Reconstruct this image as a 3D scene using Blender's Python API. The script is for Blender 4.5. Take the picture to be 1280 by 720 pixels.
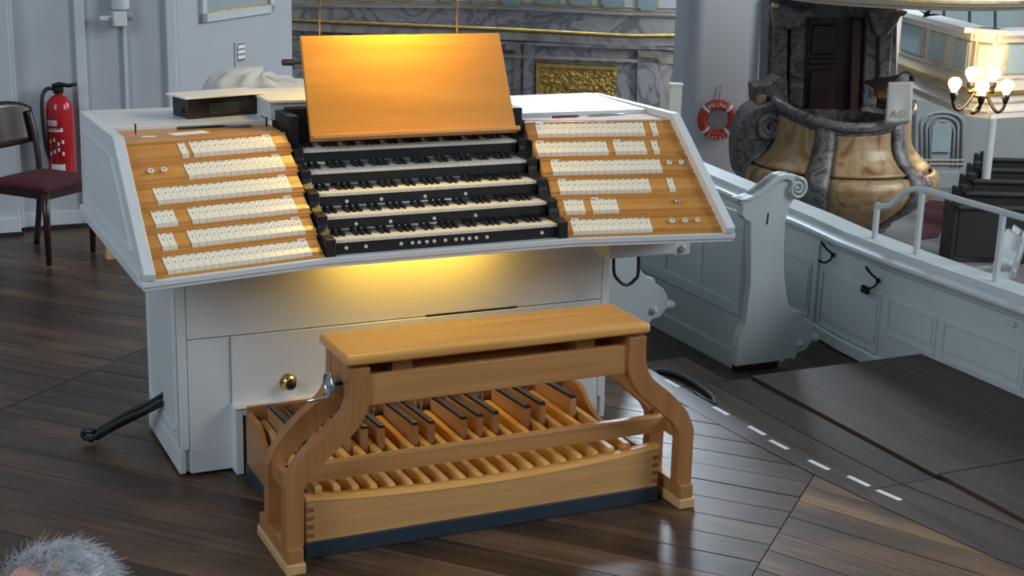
import bpy, math, random
from mathutils import Vector, Matrix
random.seed(7)
for o in list(bpy.data.objects): bpy.data.objects.remove(o)
scene = bpy.context.scene
col = scene.collection

# ------------------------------------------------------------------ camera
CAM = Vector((-1.9637, -4.6810, 2.1298)); YAW, PITCH, ROLL, FPX = -25.2941, -15.1110, 1.6274, 1843.49
def cam_axes():
    y, p, r = map(math.radians, (YAW, PITCH, ROLL))
    f = Vector((-math.sin(y)*math.cos(p), math.cos(y)*math.cos(p), math.sin(p)))
    rt = Vector((math.cos(y), math.sin(y), 0)); up = rt.cross(f)
    return (math.cos(r)*rt+math.sin(r)*up, -math.sin(r)*rt+math.cos(r)*up, f)
AR, AU, AF = cam_axes()
cd = bpy.data.cameras.new('camera'); cam = bpy.data.objects.new('camera', cd); col.objects.link(cam)
cd.sensor_width = 36; cd.lens = FPX/1280*36; cd.clip_end = 200; cd.clip_start = .05
m = Matrix((AR, AU, -AF)).transposed().to_4x4(); m.translation = CAM; cam.matrix_world = m
scene.camera = cam
HD = Vector((0.42726483, 0.90412652, 0)); RT = Vector((0.90412652, -0.42726483, 0))
def ray(u, v): return AR*((u-640)/FPX) + AU*(-(v-360)/FPX) + AF
def far(u, v, D):                       # point seen at (u, v) that stands D metres away along the heading
    d = ray(u, v); return CAM + d*(D/d.dot(HD))
def onpl(u, v, ax, val):                # point seen at (u, v) on an axis-aligned plane
    d = ray(u, v); i = 'xyz'.index(ax); return CAM + d*((val-CAM[i])/d[i])

# ------------------------------------------------------------------ world, light, exposure
w = bpy.data.worlds.new('world'); scene.world = w; w.use_nodes = True
bg = w.node_tree.nodes['Background']; bg.inputs[0].default_value = (.68, .77, .90, 1); bg.inputs[1].default_value = .24
def area(name, loc, target, sx, sy, power, colr, spread=180):
    l = bpy.data.lights.new(name, 'AREA'); l.shape = 'RECTANGLE'; l.size = sx; l.size_y = sy; l.energy = power; l.color = colr
    l.spread = math.radians(spread)
    o = bpy.data.objects.new(name, l); col.objects.link(o); o.location = loc
    o.rotation_euler = (Vector(target)-Vector(loc)).to_track_quat('-Z', 'Y').to_euler(); return o
# daylight from the church windows, all outside the picture: a row in the right side wall, one in the left side wall, one high in the end wall
area('window_right_rear_offscreen', (14.5, -9.8, 8.5), (1.2, 1, .4), 6, 8, 1500, (.90, .95, 1))
area('window_right_nave_offscreen', (20, 2, 9), (9, 20, -1), 6, 8, 2200, (.92, .96, 1))
area('window_left_offscreen', (-9, -5, 6.0), (0, 1, .6), 4, 6, 430, (.80, .90, 1))
area('window_end_wall_offscreen', (13.95, 23.0, 9.3), (1, 0, 0), 4.8, 5.1, 3000, (.72, .86, 1))
vs = scene.view_settings; vs.view_transform = 'Standard'; vs.look = 'None'; vs.exposure = 0.12; vs.gamma = 1; vs.use_curve_mapping = False

# ------------------------------------------------------------------ materials
MATS = {}
def nt(name):
    m = bpy.data.materials.new(name); m.use_nodes = True; MATS[name] = m
    t = m.node_tree; b = t.nodes['Principled BSDF']; return m, t, b
def node(t, kind, **kw):
    n = t.nodes.new(kind)
    for k, v in kw.items():
        if k.startswith('i_'): n.inputs[k[2:].replace('_', ' ')].default_value = v
        else: setattr(n, k, v)
    return n
def ramp(t, fac, stops):
    r = node(t, 'ShaderNodeValToRGB'); e = r.color_ramp.elements
    e[0].position, e[0].color = stops[0][0], (*stops[0][1], 1); e[1].position, e[1].color = stops[-1][0], (*stops[-1][1], 1)
    for p_, c_ in stops[1:-1]:
        x = e.new(p_); x.color = (*c_, 1)
    t.links.new(fac, r.inputs[0]); return r
def sc(c, k): return tuple(min(1, x*k) for x in c)
def coords(t, scale, rnd=True):
    tc = node(t, 'ShaderNodeTexCoord'); mp = node(t, 'ShaderNodeMapping'); mp.inputs['Scale'].default_value = scale
    t.links.new(tc.outputs['Object'], mp.inputs[0])
    if rnd:
        oi = node(t, 'ShaderNodeObjectInfo'); mul = node(t, 'ShaderNodeVectorMath', operation='SCALE'); mul.inputs[0].default_value = (17, 31, 23)
        t.links.new(oi.outputs['Random'], mul.inputs['Scale']); t.links.new(mul.outputs[0], mp.inputs['Location'])
    return mp
def paint(name, c, rough=.45, metal=0, var=.06, scale=3, bump=0.0, spec=.5, coat=0):
    m, t, b = nt(name); mp = coords(t, (scale,)*3)
    nz = node(t, 'ShaderNodeTexNoise'); nz.inputs['Scale'].default_value = 1; nz.inputs['Detail'].default_value = 4
    t.links.new(mp.outputs[0], nz.inputs['Vector'])
    r = ramp(t, nz.outputs['Fac'], [(.3, sc(c, 1-var)), (.7, sc(c, 1+var))]); t.links.new(r.outputs[0], b.inputs['Base Color'])
    b.inputs['Roughness'].default_value = rough; b.inputs['Metallic'].default_value = metal; b.inputs['Specular IOR Level'].default_value = spec
    b.inputs['Coat Weight'].default_value = coat
    if bump:
        n2 = node(t, 'ShaderNodeTexNoise'); n2.inputs['Scale'].default_value = 22; n2.inputs['Detail'].default_value = 3; t.links.new(mp.outputs[0], n2.inputs['Vector'])
        bp = node(t, 'ShaderNodeBump'); bp.inputs['Strength'].default_value = bump; bp.inputs['Distance'].default_value = .01
        t.links.new(n2.outputs['Fac'], bp.inputs['Height']); t.links.new(bp.outputs[0], b.inputs['Normal'])
    return m
def wood(name, c1, c2, axis='x', rough=.38, fine=26, objvar=.0, coat=.15, long=1.3, bump=.06, spec=.4):
    m, t, b = nt(name); s = {'x': (long, fine, fine), 'y': (fine, long, fine), 'z': (fine, fine, long)}[axis]
    mp = coords(t, s)
    nz = node(t, 'ShaderNodeTexNoise'); nz.inputs['Scale'].default_value = 1; nz.inputs['Detail'].default_value = 6; nz.inputs['Roughness'].default_value = .62; nz.inputs['Distortion'].default_value = .5
    t.links.new(mp.outputs[0], nz.inputs['Vector'])
    r = ramp(t, nz.outputs['Fac'], [(.28, c1), (.72, c2)])
    out = r.outputs[0]
    if objvar:
        oi = node(t, 'ShaderNodeObjectInfo'); mr = node(t, 'ShaderNodeMapRange'); mr.inputs['To Min'].default_value = 1-objvar; mr.inputs['To Max'].default_value = 1+objvar
        t.links.new(oi.outputs['Random'], mr.inputs[0]); hv = node(t, 'ShaderNodeHueSaturation'); t.links.new(mr.outputs[0], hv.inputs['Value']); t.links.new(out, hv.inputs['Color']); out = hv.outputs[0]
    t.links.new(out, b.inputs['Base Color'])
    b.inputs['Roughness'].default_value = rough; b.inputs['Coat Weight'].default_value = coat; b.inputs['Coat Roughness'].default_value = .25; b.inputs['Specular IOR Level'].default_value = spec
    bp = node(t, 'ShaderNodeBump'); bp.inputs['Strength'].default_value = bump; bp.inputs['Distance'].default_value = .01
    t.links.new(nz.outputs['Fac'], bp.inputs['Height']); t.links.new(bp.outputs[0], b.inputs['Normal'])
    return m
def marble(name, base, vein, scale=1.0, rough=.25, width=.06, mix2=None, bump=0):
    m, t, b = nt(name); mp = coords(t, scale if isinstance(scale, tuple) else (scale,)*3)
    nz = node(t, 'ShaderNodeTexNoise'); nz.inputs['Scale'].default_value = 1.2; nz.inputs['Detail'].default_value = 8; nz.inputs['Distortion'].default_value = 1.6
    t.links.new(mp.outputs[0], nz.inputs['Vector'])
    mid = mix2 or sc(base, .85)
    r = ramp(t, nz.outputs['Fac'], [(.25, mid), (.48-width, base), (.5, vein), (.52+width, base), (.75, mid)])
    t.links.new(r.outputs[0], b.inputs['Base Color']); b.inputs['Roughness'].default_value = rough
    if bump:
        bp = node(t, 'ShaderNodeBump'); bp.inputs['Strength'].default_value = bump; bp.inputs['Distance'].default_value = .1
        t.links.new(nz.outputs['Fac'], bp.inputs['Height']); t.links.new(bp.outputs[0], b.inputs['Normal'])
    return m
def glow(name, c, s):
    m, t, b = nt(name); b.inputs['Base Color'].default_value = (*c, 1); b.inputs['Emission Color'].default_value = (*c, 1); b.inputs['Emission Strength'].default_value = s; return m

white = paint('white_paint', (.58, .62, .63), .42, var=.03)
cream = paint('cream_paint', (.74, .72, .64), .4, var=.03)
topw = paint('gloss_white_top', (.58, .62, .63), .35, var=.03)
orange = wood('honey_wood', (.42, .19, .05), (.60, .30, .085), 'x')
jambw = wood('jamb_wood', (.46, .205, .045), (.61, .30, .075), 'x', rough=.35)
deskw = wood('desk_veneer', (.46, .195, .022), (.58, .268, .034), 'x', rough=.42, fine=14)
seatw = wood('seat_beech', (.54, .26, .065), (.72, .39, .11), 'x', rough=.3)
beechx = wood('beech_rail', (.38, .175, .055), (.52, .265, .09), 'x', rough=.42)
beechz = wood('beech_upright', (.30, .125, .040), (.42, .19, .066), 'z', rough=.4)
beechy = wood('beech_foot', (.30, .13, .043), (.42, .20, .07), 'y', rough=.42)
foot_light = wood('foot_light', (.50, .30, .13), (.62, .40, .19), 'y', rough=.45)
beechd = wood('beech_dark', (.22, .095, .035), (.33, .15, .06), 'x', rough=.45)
pedn = wood('pedal_maple', (.62, .33, .085), (.84, .50, .15), 'y', rough=.4, objvar=.08)
peds = wood('pedal_sharp_wood', (.36, .19, .08), (.5, .29, .13), 'y', rough=.4, objvar=.06)
frontw = wood('pedal_front_maple', (.46, .24, .085), (.62, .35, .13), 'x', rough=.42)
edgew = wood('pedal_edge_maple', (.62, .31, .08), (.78, .42, .12), 'x', rough=.35)
black = paint('black_lacquer', (.010, .010, .012), .42, var=.1)
blackm = paint('black_matte', (.009, .009, .010), .6, var=.1)
bluegrey = paint('dark_blue_plinth', (.022, .036, .052), .4, var=.1)
ivory = paint('ivory_key', (.80, .77, .67), .25, var=.02)
ebony = paint('ebony_key', (.010, .010, .011), .3, var=.1)
chrome = paint('chrome', (.62, .64, .66), .22, 1, var=.03)
brass = paint('brass', (.62, .45, .16), .22, 1, var=.05)
gold = paint('gilding', (.75, .52, .17), .3, 1, var=.2, scale=6, bump=.5)
iron = paint('wrought_iron', (.018, .018, .02), .5, .6, var=.1)
def floormat(name, ca, cb, cw, rough, wear, axis=0):
    m, t, b = nt(name); a = (1, 0, 0) if axis == 0 else (0, 1, 0)
    def nz(l, f, det, dist=.3):
        mp = coords(t, (l, f, f) if axis == 0 else (f, l, f)); n = node(t, 'ShaderNodeTexNoise'); n.inputs['Scale'].default_value = 1; n.inputs['Detail'].default_value = det; n.inputs['Roughness'].default_value = .6; n.inputs['Distortion'].default_value = dist
        t.links.new(mp.outputs[0], n.inputs['Vector']); return n.outputs['Fac']
    fine = nz(1.2, 60, 5); streak = nz(.9, 11, 5, .8); patch = nz(1.1, 2.6, 3)
    def mix(fac, A, B):
        x = node(t, 'ShaderNodeMix', data_type='RGBA'); t.links.new(fac, x.inputs['Factor'])
        for s_, v in (('A', A), ('B', B)):
            if isinstance(v, tuple): x.inputs[s_].default_value = (*v, 1)
            else: t.links.new(v, x.inputs[s_])
        return x.outputs['Result']
    def rng_(f, a0, a1):
        r = node(t, 'ShaderNodeMapRange'); r.inputs['From Min'].default_value = a0; r.inputs['From Max'].default_value = a1; t.links.new(f, r.inputs[0]); return r.outputs[0]
    c1 = mix(rng_(streak, .3, .7), ca, cb); c2 = mix(rng_(patch, 1-wear-.08, 1-wear+.14), c1, cw)
    c3 = mix(rng_(fine, .25, .5), tuple(.45*v for v in ca), c2)
    oi = node(t, 'ShaderNodeObjectInfo'); mr = node(t, 'ShaderNodeMapRange'); mr.inputs['To Min'].default_value = .72; mr.inputs['To Max'].default_value = 1.35; t.links.new(oi.outputs['Random'], mr.inputs[0])
    hv = node(t, 'ShaderNodeHueSaturation'); t.links.new(mr.outputs[0], hv.inputs['Value']); t.links.new(c3, hv.inputs['Color']); t.links.new(hv.outputs[0], b.inputs['Base Color'])
    rr = node(t, 'ShaderNodeMapRange'); rr.inputs['To Min'].default_value = rough-.1; rr.inputs['To Max'].default_value = rough+.14; t.links.new(streak, rr.inputs[0]); t.links.new(rr.outputs[0], b.inputs['Roughness'])
    b.inputs['Specular IOR Level'].default_value = .4
    bp = node(t, 'ShaderNodeBump'); bp.inputs['Strength'].default_value = .25; bp.inputs['Distance'].default_value = .004; t.links.new(streak, bp.inputs['Height']); t.links.new(bp.outputs[0], b.inputs['Normal'])
    return m
floorw = floormat('floor_board', (.032, .018, .011), (.100, .057, .033), (.17, .098, .055), .33, .42)
floorr = floormat('floor_board_worn', (.050, .029, .017), (.13, .074, .040), (.24, .135, .065), .36, .48)
floord = floormat('floor_dark_board', (.036, .024, .017), (.066, .044, .032), (.082, .057, .042), .46, .4, 1)
stripm = floormat('floor_edge_strip', (.034, .024, .019), (.070, .050, .039), (.09, .066, .052), .34, .4, 1)
gapm = paint('floor_gap', (.022, .015, .011), .8)
tapem = paint('white_tape', (.78, .80, .80), .5)
wallp = paint('wall_paint', (.40, .435, .47), .6, var=.02)
wallt = paint('wall_trim_paint', (.50, .54, .575), .5, var=.02)
pewp = paint('pew_paint', (.50, .56, .565), .38, var=.03)
mahog = wood('dark_mahogany', (.016, .007, .006), (.035, .015, .011), 'z', rough=.3)
redseat = paint('maroon_fabric', (.075, .010, .016), .85, var=.1, scale=30, bump=.2)
redm = paint('extinguisher_red', (.38, .010, .016), .22, var=.05)
rubber = paint('black_rubber', (.012, .013, .016), .38, var=.1)
greym = paint('grey_metal', (.34, .36, .38), .4, .3)
clothm = paint('grey_canvas', (.52, .53, .50), .85, var=.08, scale=8, bump=.15)
paper = paint('paper', (.80, .80, .80), .7)

# ------------------------------------------------------------------ mesh helpers
class MB:
    def __init__(s): s.v = []; s.f = []
    def add(s, vs, fs, M=None):
        n = len(s.v); s.v += [tuple(M @ Vector(v)) if M else tuple(v) for v in vs]; s.f += [tuple(i+n for i in f) for f in fs]; return s
    def box(s, a, b, M=None):
        (x0, y0, z0), (x1, y1, z1) = a, b
        x0, x1 = min(x0, x1), max(x0, x1); y0, y1 = min(y0, y1), max(y0, y1); z0, z1 = min(z0, z1), max(z0, z1)
        return s.add([(x0,y0,z0),(x1,y0,z0),(x1,y1,z0),(x0,y1,z0),(x0,y0,z1),(x1,y0,z1),(x1,y1,z1),(x0,y1,z1)],
                     [(3,2,1,0),(4,5,6,7),(0,1,5,4),(1,2,6,5),(2,3,7,6),(3,0,4,7)], M)
    def prism(s, poly, ax, a, b, M=None):       # poly in the other two axes (in xyz order), extruded along ax from a to b
        def P(q, t):
            return {'x': (t, q[0], q[1]), 'y': (q[0], t, q[1]), 'z': (q[0], q[1], t)}[ax]
        n = len(poly); area2 = sum(poly[i][0]*poly[(i+1)%n][1]-poly[(i+1)%n][0]*poly[i][1] for i in range(n))
        if (area2 < 0) != (ax == 'y'): poly = poly[::-1]
        if a > b: a, b = b, a
        vs = [P(q, a) for q in poly]+[P(q, b) for q in poly]
        fs = [tuple(range(n))[::-1], tuple(range(n, 2*n))]+[(i, (i+1)%n, n+(i+1)%n, n+i) for i in range(n)]
        return s.add(vs, fs, M)
    def lathe(s, prof, n=24, M=None):          # prof (r, z) about Z
        vs = []; fs = []
        for r, z in prof:
            for k in range(n):
                a = 2*math.pi*k/n; vs.append((r*math.cos(a), r*math.sin(a), z))
        for i in range(len(prof)-1):
            for k in range(n):
                fs.append((i*n+k, i*n+(k+1)%n, (i+1)*n+(k+1)%n, (i+1)*n+k))
        fs.append(tuple(range(n))[::-1]); fs.append(tuple(range((len(prof)-1)*n, len(prof)*n)))
        return s.add(vs, fs, M)
    def tube(s, pts, r, n=10, M=None, closed=False):
        pts = [Vector(p_) for p_ in pts]; N = len(pts); vs = []; fs = []; nrm = None
        for i, p_ in enumerate(pts):
            if closed: t_ = pts[(i+1)%N]-pts[i-1]
            else: t_ = pts[min(i+1, N-1)]-pts[max(i-1, 0)]
            t_.normalize()
            if nrm is None: nrm = t_.orthogonal().normalized()
            else: nrm = (nrm - t_*nrm.dot(t_)).normalized()
            bn = t_.cross(nrm); ri = r[i] if isinstance(r, (list, tuple)) else r
            for k in range(n):
                a = 2*math.pi*(k+.5)/n; vs.append(p_+(nrm*math.cos(a)+bn*math.sin(a))*ri)
        R_ = N if closed else N-1
        for i in range(R_):
            j = (i+1)%N
            for k in range(n): fs.append((i*n+k, i*n+(k+1)%n, j*n+(k+1)%n, j*n+k))
        if not closed: fs.append(tuple(range(n))[::-1]); fs.append(tuple(range((N-1)*n, N*n)))
        return s.add(vs, fs, M)
    def grid(s, fn, nu, nv, closed_u=False):
        vs = [fn(i/(nu-1 if not closed_u else nu), j/(nv-1)) for j in range(nv) for i in range(nu)]; fs = []
        for j in range(nv-1):
            for i in range(nu if closed_u else nu-1):
                k = (i+1)%nu; fs.append((j*nu+i, j*nu+k, (j+1)*nu+k, (j+1)*nu+i))
        return s.add(vs, fs)
    def mesh(s, name, mat, smooth=False):
        me = bpy.data.meshes.new(name); me.from_pydata(s.v, [], s.f); me.materials.append(mat); me.update()
        if smooth:
            me.shade_smooth() if smooth is True else (me.shade_smooth(), me.set_sharp_from_angle(angle=math.radians(smooth)))
        return me
    def build(s, name, mat, parent=None, smooth=False, bevel=0, seg=2):
        return link(name, s.mesh(name, mat, smooth), parent, bevel=bevel, seg=seg)
def link(name, me, parent=None, loc=None, rot=None, bevel=0, seg=2, matrix=None):
    o = bpy.data.objects.new(name, me); col.objects.link(o)
    if loc is not None: o.location = loc
    if rot is not None: o.rotation_euler = rot
    if matrix is not None: o.matrix_world = matrix
    if bevel:
        b = o.modifiers.new('bevel', 'BEVEL'); b.width = bevel; b.segments = seg; b.limit_method = 'ANGLE'; b.angle_limit = math.radians(40); b.harden_normals = False
    if parent is not None: attach(o, parent)
    return o
def wm(o):
    M = o.matrix_basis.copy()
    return (wm(o.parent) @ o.matrix_parent_inverse @ M) if o.parent else M
def attach(o, parent):
    o.parent = parent; o.matrix_parent_inverse = wm(parent).inverted()
def thing(name, label, cat, loc=(0, 0, 0), group=None):
    o = bpy.data.objects.new(name, None); col.objects.link(o); o.location = loc; o.empty_display_size = .1
    o['label'] = label; o['category'] = cat
    if group: o['group'] = group
    return o
def tag(o, label, cat, group=None):
    o['label'] = label; o['category'] = cat
    if group: o['group'] = group
    return o
def struct(o, label=None, cat=None):
    o['kind'] = 'structure'
    if label: o['label'] = label
    if cat: o['category'] = cat
    return o
def bx(name, a, b, mat, parent=None, bevel=.003): return MB().box(a, b).build(name, mat, parent, bevel=bevel)
def align(z, loc=(0, 0, 0)):
    M = Vector(z).to_track_quat('Z', 'Y').to_matrix().to_4x4(); M.translation = Vector(loc); return M
def spline(pts, n=8, closed=False):
    pts = [Vector(p_) for p_ in pts]; N = len(pts); out = []
    for i in range(N if closed else N-1):
        g = (lambda k: pts[k % N]) if closed else (lambda k: pts[max(0, min(N-1, k))])
        a, b, c, d = g(i-1), g(i), g(i+1), g(i+2)
        for j in range(n):
            t = j/n; out.append(.5*((2*b)+(c-a)*t+(2*a-5*b+4*c-d)*t*t+(3*b-a-3*c+d)*t**3))
    if not closed: out.append(pts[-1])
    return out
def text_mesh(s, size, mat, extrude=.001, name='lettering'):
    cu = bpy.data.curves.new('t', 'FONT'); cu.body = s; cu.size = size; cu.extrude = extrude; cu.align_x = 'CENTER'; cu.align_y = 'CENTER'; cu.resolution_u = 3
    ob = bpy.data.objects.new('t', cu); col.objects.link(ob); dg = bpy.context.evaluated_depsgraph_get(); dg.update()
    me = bpy.data.meshes.new_from_object(ob.evaluated_get(dg)); me.name = name; me.materials.clear(); me.materials.append(mat)
    bpy.data.objects.remove(ob); return me
def offset_poly(pts, d):
    n = len(pts); out = []
    for i in range(n):
        a, b, c = Vector(pts[i-1]), Vector(pts[i]), Vector(pts[(i+1) % n]); e1 = (b-a).normalized(); e2 = (c-b).normalized()
        n1 = Vector((-e1.y, e1.x)); n2 = Vector((-e2.y, e2.x)); q = (n1+n2); q = q/max(.3, q.length_squared/2)
        out.append(tuple(b+q*d))
    return out
def clip(poly, a, b):                    # keep the side left of a->b
    out = []; side = lambda q: (b[0]-a[0])*(q[1]-a[1])-(b[1]-a[1])*(q[0]-a[0])
    for i in range(len(poly)):
        p_, q = poly[i], poly[(i+1) % len(poly)]; sp, sq = side(p_), side(q)
        if sp >= 0: out.append(p_)
        if (sp > 0 > sq) or (sp < 0 < sq):
            t = sp/(sp-sq); out.append((p_[0]+(q[0]-p_[0])*t, p_[1]+(q[1]-p_[1])*t))
    return out

# ------------------------------------------------------------------ floors
strip_out = [(1.36, 4.7), (1.385, 2.2), (1.405, .95), (1.412, .6), (1.418, .34), (1.43, .03), (1.457, -.3), (1.50, -.65), (1.62, -1.24), (1.86, -2.2), (2.4, -4.0), (2.75, -5.2)]
strip_in = [(x-.115-(.02 if y < -1 else 0), y) for x, y in strip_out]
ZM, ZL = -.025, -.20
floor = MB().prism([(-6, -5.8), (strip_out[-1][0], -5.8)]+strip_out[::-1]+[(-6, 4.72)], 'z', -.24, -.018).build('floor', gapm)
struct(floor)
A = math.radians(-48); da = (math.cos(A), math.sin(A)); na = (-math.sin(A), math.cos(A))
J0, J1 = -1.98, 1.213
def lineS(s): p0 = (da[0]*s, da[1]*s); return p0, (p0[0]+na[0], p0[1]+na[1])      # runs along na; left side is smaller s
def xin(y):
    for (x0, y0), (x1, y1) in zip(strip_in, strip_in[1:]):
        if y1 <= y <= y0: return x0+(x1-x0)*(y0-y)/(y0-y1)+.02
    return strip_in[-1][0]
def lay(ang, wd, smin, smax, worn, off=0):
    d = (math.cos(ang), math.sin(ang)); n = (-d[1], d[0])
    for k in range(-75, 75):
        t0, t1 = k*wd+.0018+off, (k+1)*wd-.0018+off
        P = [(d[0]*s+n[0]*t, d[1]*s+n[1]*t) for s, t in ((-14, t0), (14, t0), (14, t1), (-14, t1))]
        for e in ((-6, -5.8), (1, 0)), ((-6, 4.72), (-1, 0)), ((-3.4, 0), (0, -1)):
            (px, py), (ex, ey) = e; P = clip(P, (px, py), (px+ex, py+ey)) if P else P
        if smax is not None and P: a, b = lineS(smax-.002); P = clip(P, a, b)
        if smin is not None and P: a, b = lineS(smin+.002); P = clip(P, b, a)
        if not P: continue
        cut = []
        for t in (t0, t1):                       # where each long edge of the board meets the strip
            for q in range(-1400, 1401):
                x_, y_ = d[0]*q*.01+n[0]*t, d[1]*q*.01+n[1]*t
                if -5.9 < y_ < 4.7 and x_ > xin(y_): cut.append((x_, y_)); break
        if any(c[1] > 4.55 for c in cut): continue
        if len(cut) == 2: P = clip(P, cut[0], cut[1])
        elif len(cut) == 1: P = clip(P, (cut[0][0]+.12, cut[0][1]-.5), (cut[0][0]-.12, cut[0][1]+.5))
        if not P or len(P) < 3: continue
        ar = abs(sum(P[i][0]*P[(i+1) % len(P)][1]-P[(i+1) % len(P)][0]*P[i][1] for i in range(len(P))))/2
        if ar < .004: continue
        cx = sum(q[0] for q in P)/len(P); cy = sum(q[1] for q in P)/len(P)
        loc = [((q[0]-cx)*d[0]+(q[1]-cy)*d[1], (q[0]-cx)*n[0]+(q[1]-cy)*n[1]) for q in P]
        h = random.uniform(-.0012, .0005)
        me = MB().prism(loc, 'z', -.02, 0).mesh('plank', floorr if worn else floorw)
        link('plank', me, floor, loc=(cx, cy, h), rot=(0, 0, ang), bevel=.0015, seg=1)
lay(A, .157, None, J0, False)
lay(A, .152, J0, J1, False, .03)
lay(math.radians(-63), .15, J1, None, True)
# podium edge strip
so, si = strip_out, strip_in
for i in range(len(so)-1):
    MB().prism([si[i], so[i], so[i+1], si[i+1]], 'z', -.022, .0015).build('edge_strip', stripm, floor)
# middle level and lower tier
mid = MB().prism([(1.2, 1.1), (1.7, 1.1), (1.7, .72), (3.2, .72), (3.4, -5.8), (1.8, -5.8), (1.7, -2.2), (1.5, -1.2), (1.33, -.6), (1.3, .1)], 'z', -.30, ZM-.016).build('floor_middle', gapm); struct(mid)
def xs(y):
    for (x0, y0), (x1, y1) in zip(so, so[1:]):
        if y1 <= y <= y0: return x0+(x1-x0)*(y0-y)/(y0-y1)
    return so[-1][0]
ys_ = [.72, .3, -.1, -.56]; ys2 = [-.566, -1.0, -1.6, -2.4, -3.6]
for seg in (ys_, ys2):
    for k in range(2):
        lo = [(xs(y)+.003+(1.815-xs(y))*k/2 if y > -.8 else xs(y)+.003+.19*k, y) for y in seg]
        hi = [(xs(y)-.001+(1.815-xs(y))*(k+1)/2 if y > -.8 else xs(y)-.001+.19*(k+1), y) for y in seg]
        MB().prism(lo+hi[::-1], 'z', ZM-.02, ZM-random.uniform(0, .002)).build('plank', floord, mid, bevel=.0015, seg=1)
for y1, y0 in ((.715, -.556), (-.566, -1.9)):
    o = MB().box((1.826 if y1 > 0 else 1.84, y0, ZM-.02), (2.84, y1, ZM+.012)).build('hatch_board', floord, bevel=.003)
    tag(o, 'large dark plywood hatch sheet lying against the white parapet' if y1 > 0 else 'dark floor sheet butted against the larger hatch sheet', 'floor hatch')
MB().box((1.83, -5, ZM-.02), (2.84, -1.905, ZM-.001)).build('plank', floord, mid)
low = MB().prism([(1.2, .725), (3.1, .725), (3.5, 4.7), (1.2, 4.7)], 'z', -.5, ZL-.016).build('floor_lower', gapm); struct(low)
for k in range(9):
    x0 = 1.24+k*.19
    MB().box((x0+.002, .728, ZL-.02), (x0+.188, 4.69, ZL-random.uniform(0, .002))).build('plank', floord, low, bevel=.0015, seg=1)
MB().box((1.40, .725, ZM-.02), (1.70, 1.1, ZM)).build('plank', floord, mid)
MB().box((1.70, .70, ZL), (2.84, .719, ZM-.004)).build('riser', floord, mid)
MB().box((1.32, .80, ZL), (1.395, 4.6, -.02)).build('riser', floord, low)
# white tape marks along the podium edge
for (u0, u1, v, dx) in [(838, 852, 478, 0), (893, 913, 513, 0), (940, 962, 537, 0), (967, 986, 555, -.02), (1019, 1037, 580, -.02), (1062, 1083, 601, 0), (1104, 1124, 618, 0)]:
    c = onpl((u0+u1)/2, v, 'z', .003); y0 = c.y
    t = Vector((xs(y0-.05)-xs(y0+.05), -.1, 0)).normalized(); n = Vector((-t.y, t.x, 0)); L_ = .055
    x_ = xs(y0)-.014+dx; c = Vector((x_, y0, .0016))
    P = [c+t*L_+n*.011, c-t*L_+n*.011, c-t*L_-n*.011, c+t*L_-n*.011]
    o = MB().prism([(q.x, q.y) for q in P], 'z', .0008, .0026).build('tape_strip', tapem)
    tag(o, 'short white tape mark stuck on the podium edge strip', 'tape', 'white tape marks on the podium edge')
for y0 in (.52, .10, -.10, -.27):
    x_ = xs(y0)+.016; t = Vector((xs(y0-.05)-xs(y0+.05), -.1, 0)).normalized(); n = Vector((-t.y, t.x, 0)); c = Vector((x_, y0, 0))
    P = [c+t*.04+n*.008, c-t*.04+n*.008, c-t*.04-n*.008, c+t*.04-n*.008]
    o = MB().prism([(q.x, q.y) for q in P], 'z', ZM-.003, ZM+.0015).build('tape_strip', tapem)
    tag(o, 'short white tape mark on the dark floor just below the podium edge', 'tape', 'white tape marks below the podium edge')

# ------------------------------------------------------------------ organ console
con = thing('organ_console', 'white five-manual organ console with angled stop jambs and wooden music desk', 'organ console', (0, .45, 0))
BXW, YF = .884, .42
bx('base_body', (-BXW+.02, YF+.012, .012), (BXW-.02, .96, .873), white, con)
for s in (-1, 1):
    bx('side_panel', (s*BXW, YF, .105), (s*(BXW-.022), .97, .872), white, con)
    bx('side_plinth', (s*(BXW+.004), YF-.004, .012), (s*(BXW-.02), .974, .105), white, con)
    X = s*(BXW+.001)
    P = [(YF+.055, .17), (.91, .17), (.91, .80), (YF+.055, .80)]
    pts = []
    for (cy, cz), (a0) in zip([(YF+.075, .19), (.89, .19), (.89, .78), (YF+.075, .78)], (180, 270, 0, 90)):
        for q in range(4):
            a = math.radians(a0+q*30); pts.append((X, cy+.03*math.cos(a), cz+.03*math.sin(a)))
    MB().tube(pts, .004, 6, closed=True).build('panel_moulding', white, con, smooth=True)
    bx('corner_stile', (s*BXW, YF-.006, .105), (s*(BXW-.034), YF+.012, .872), white, con, .002)
    bx('lower_front_panel', (s*(BXW-.036), YF-.004, .106), (s*.69, YF+.014, .524), white, con, .0015)
    bx('front_plinth', (s*(BXW-.036), YF-.010, .012), (s*.69, YF+.014, .105), white, con, .0015)
    bx('pedal_opening_post', (s*.692, .352, 0.006), (s*.664, .44, .262), white, con, .002)
bx('kick_panel', (-.848, YF-.004, .528), (.848, YF+.014, .872), white, con, .0015)
bx('knee_panel', (-.688, YF-.012, .268), (.688, YF+.012, .524), white, con, .0015)
bx('pedal_opening_header', (-.6635, .3525, .236), (.6635, .44, .2618), white, con, .002)
bx('header_ledge', (-.695, .346, .262), (.695, YF-.008, .269), white, con, .002)
bx('panel_slot', (.08, YF-.009, .522), (.467, YF+.004, .532), blackm, con, 0)
M = align((0, -1, 0), (-.475, YF-.01, .327))
kn = MB().lathe([(.031, -.002), (.034, .002), (.032, .006), (.020, .010), (.014, .018), (.019, .028), (.023, .034), (.021, .039)], 24, M).build('brass_knob', brass, con, smooth=40)
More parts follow.
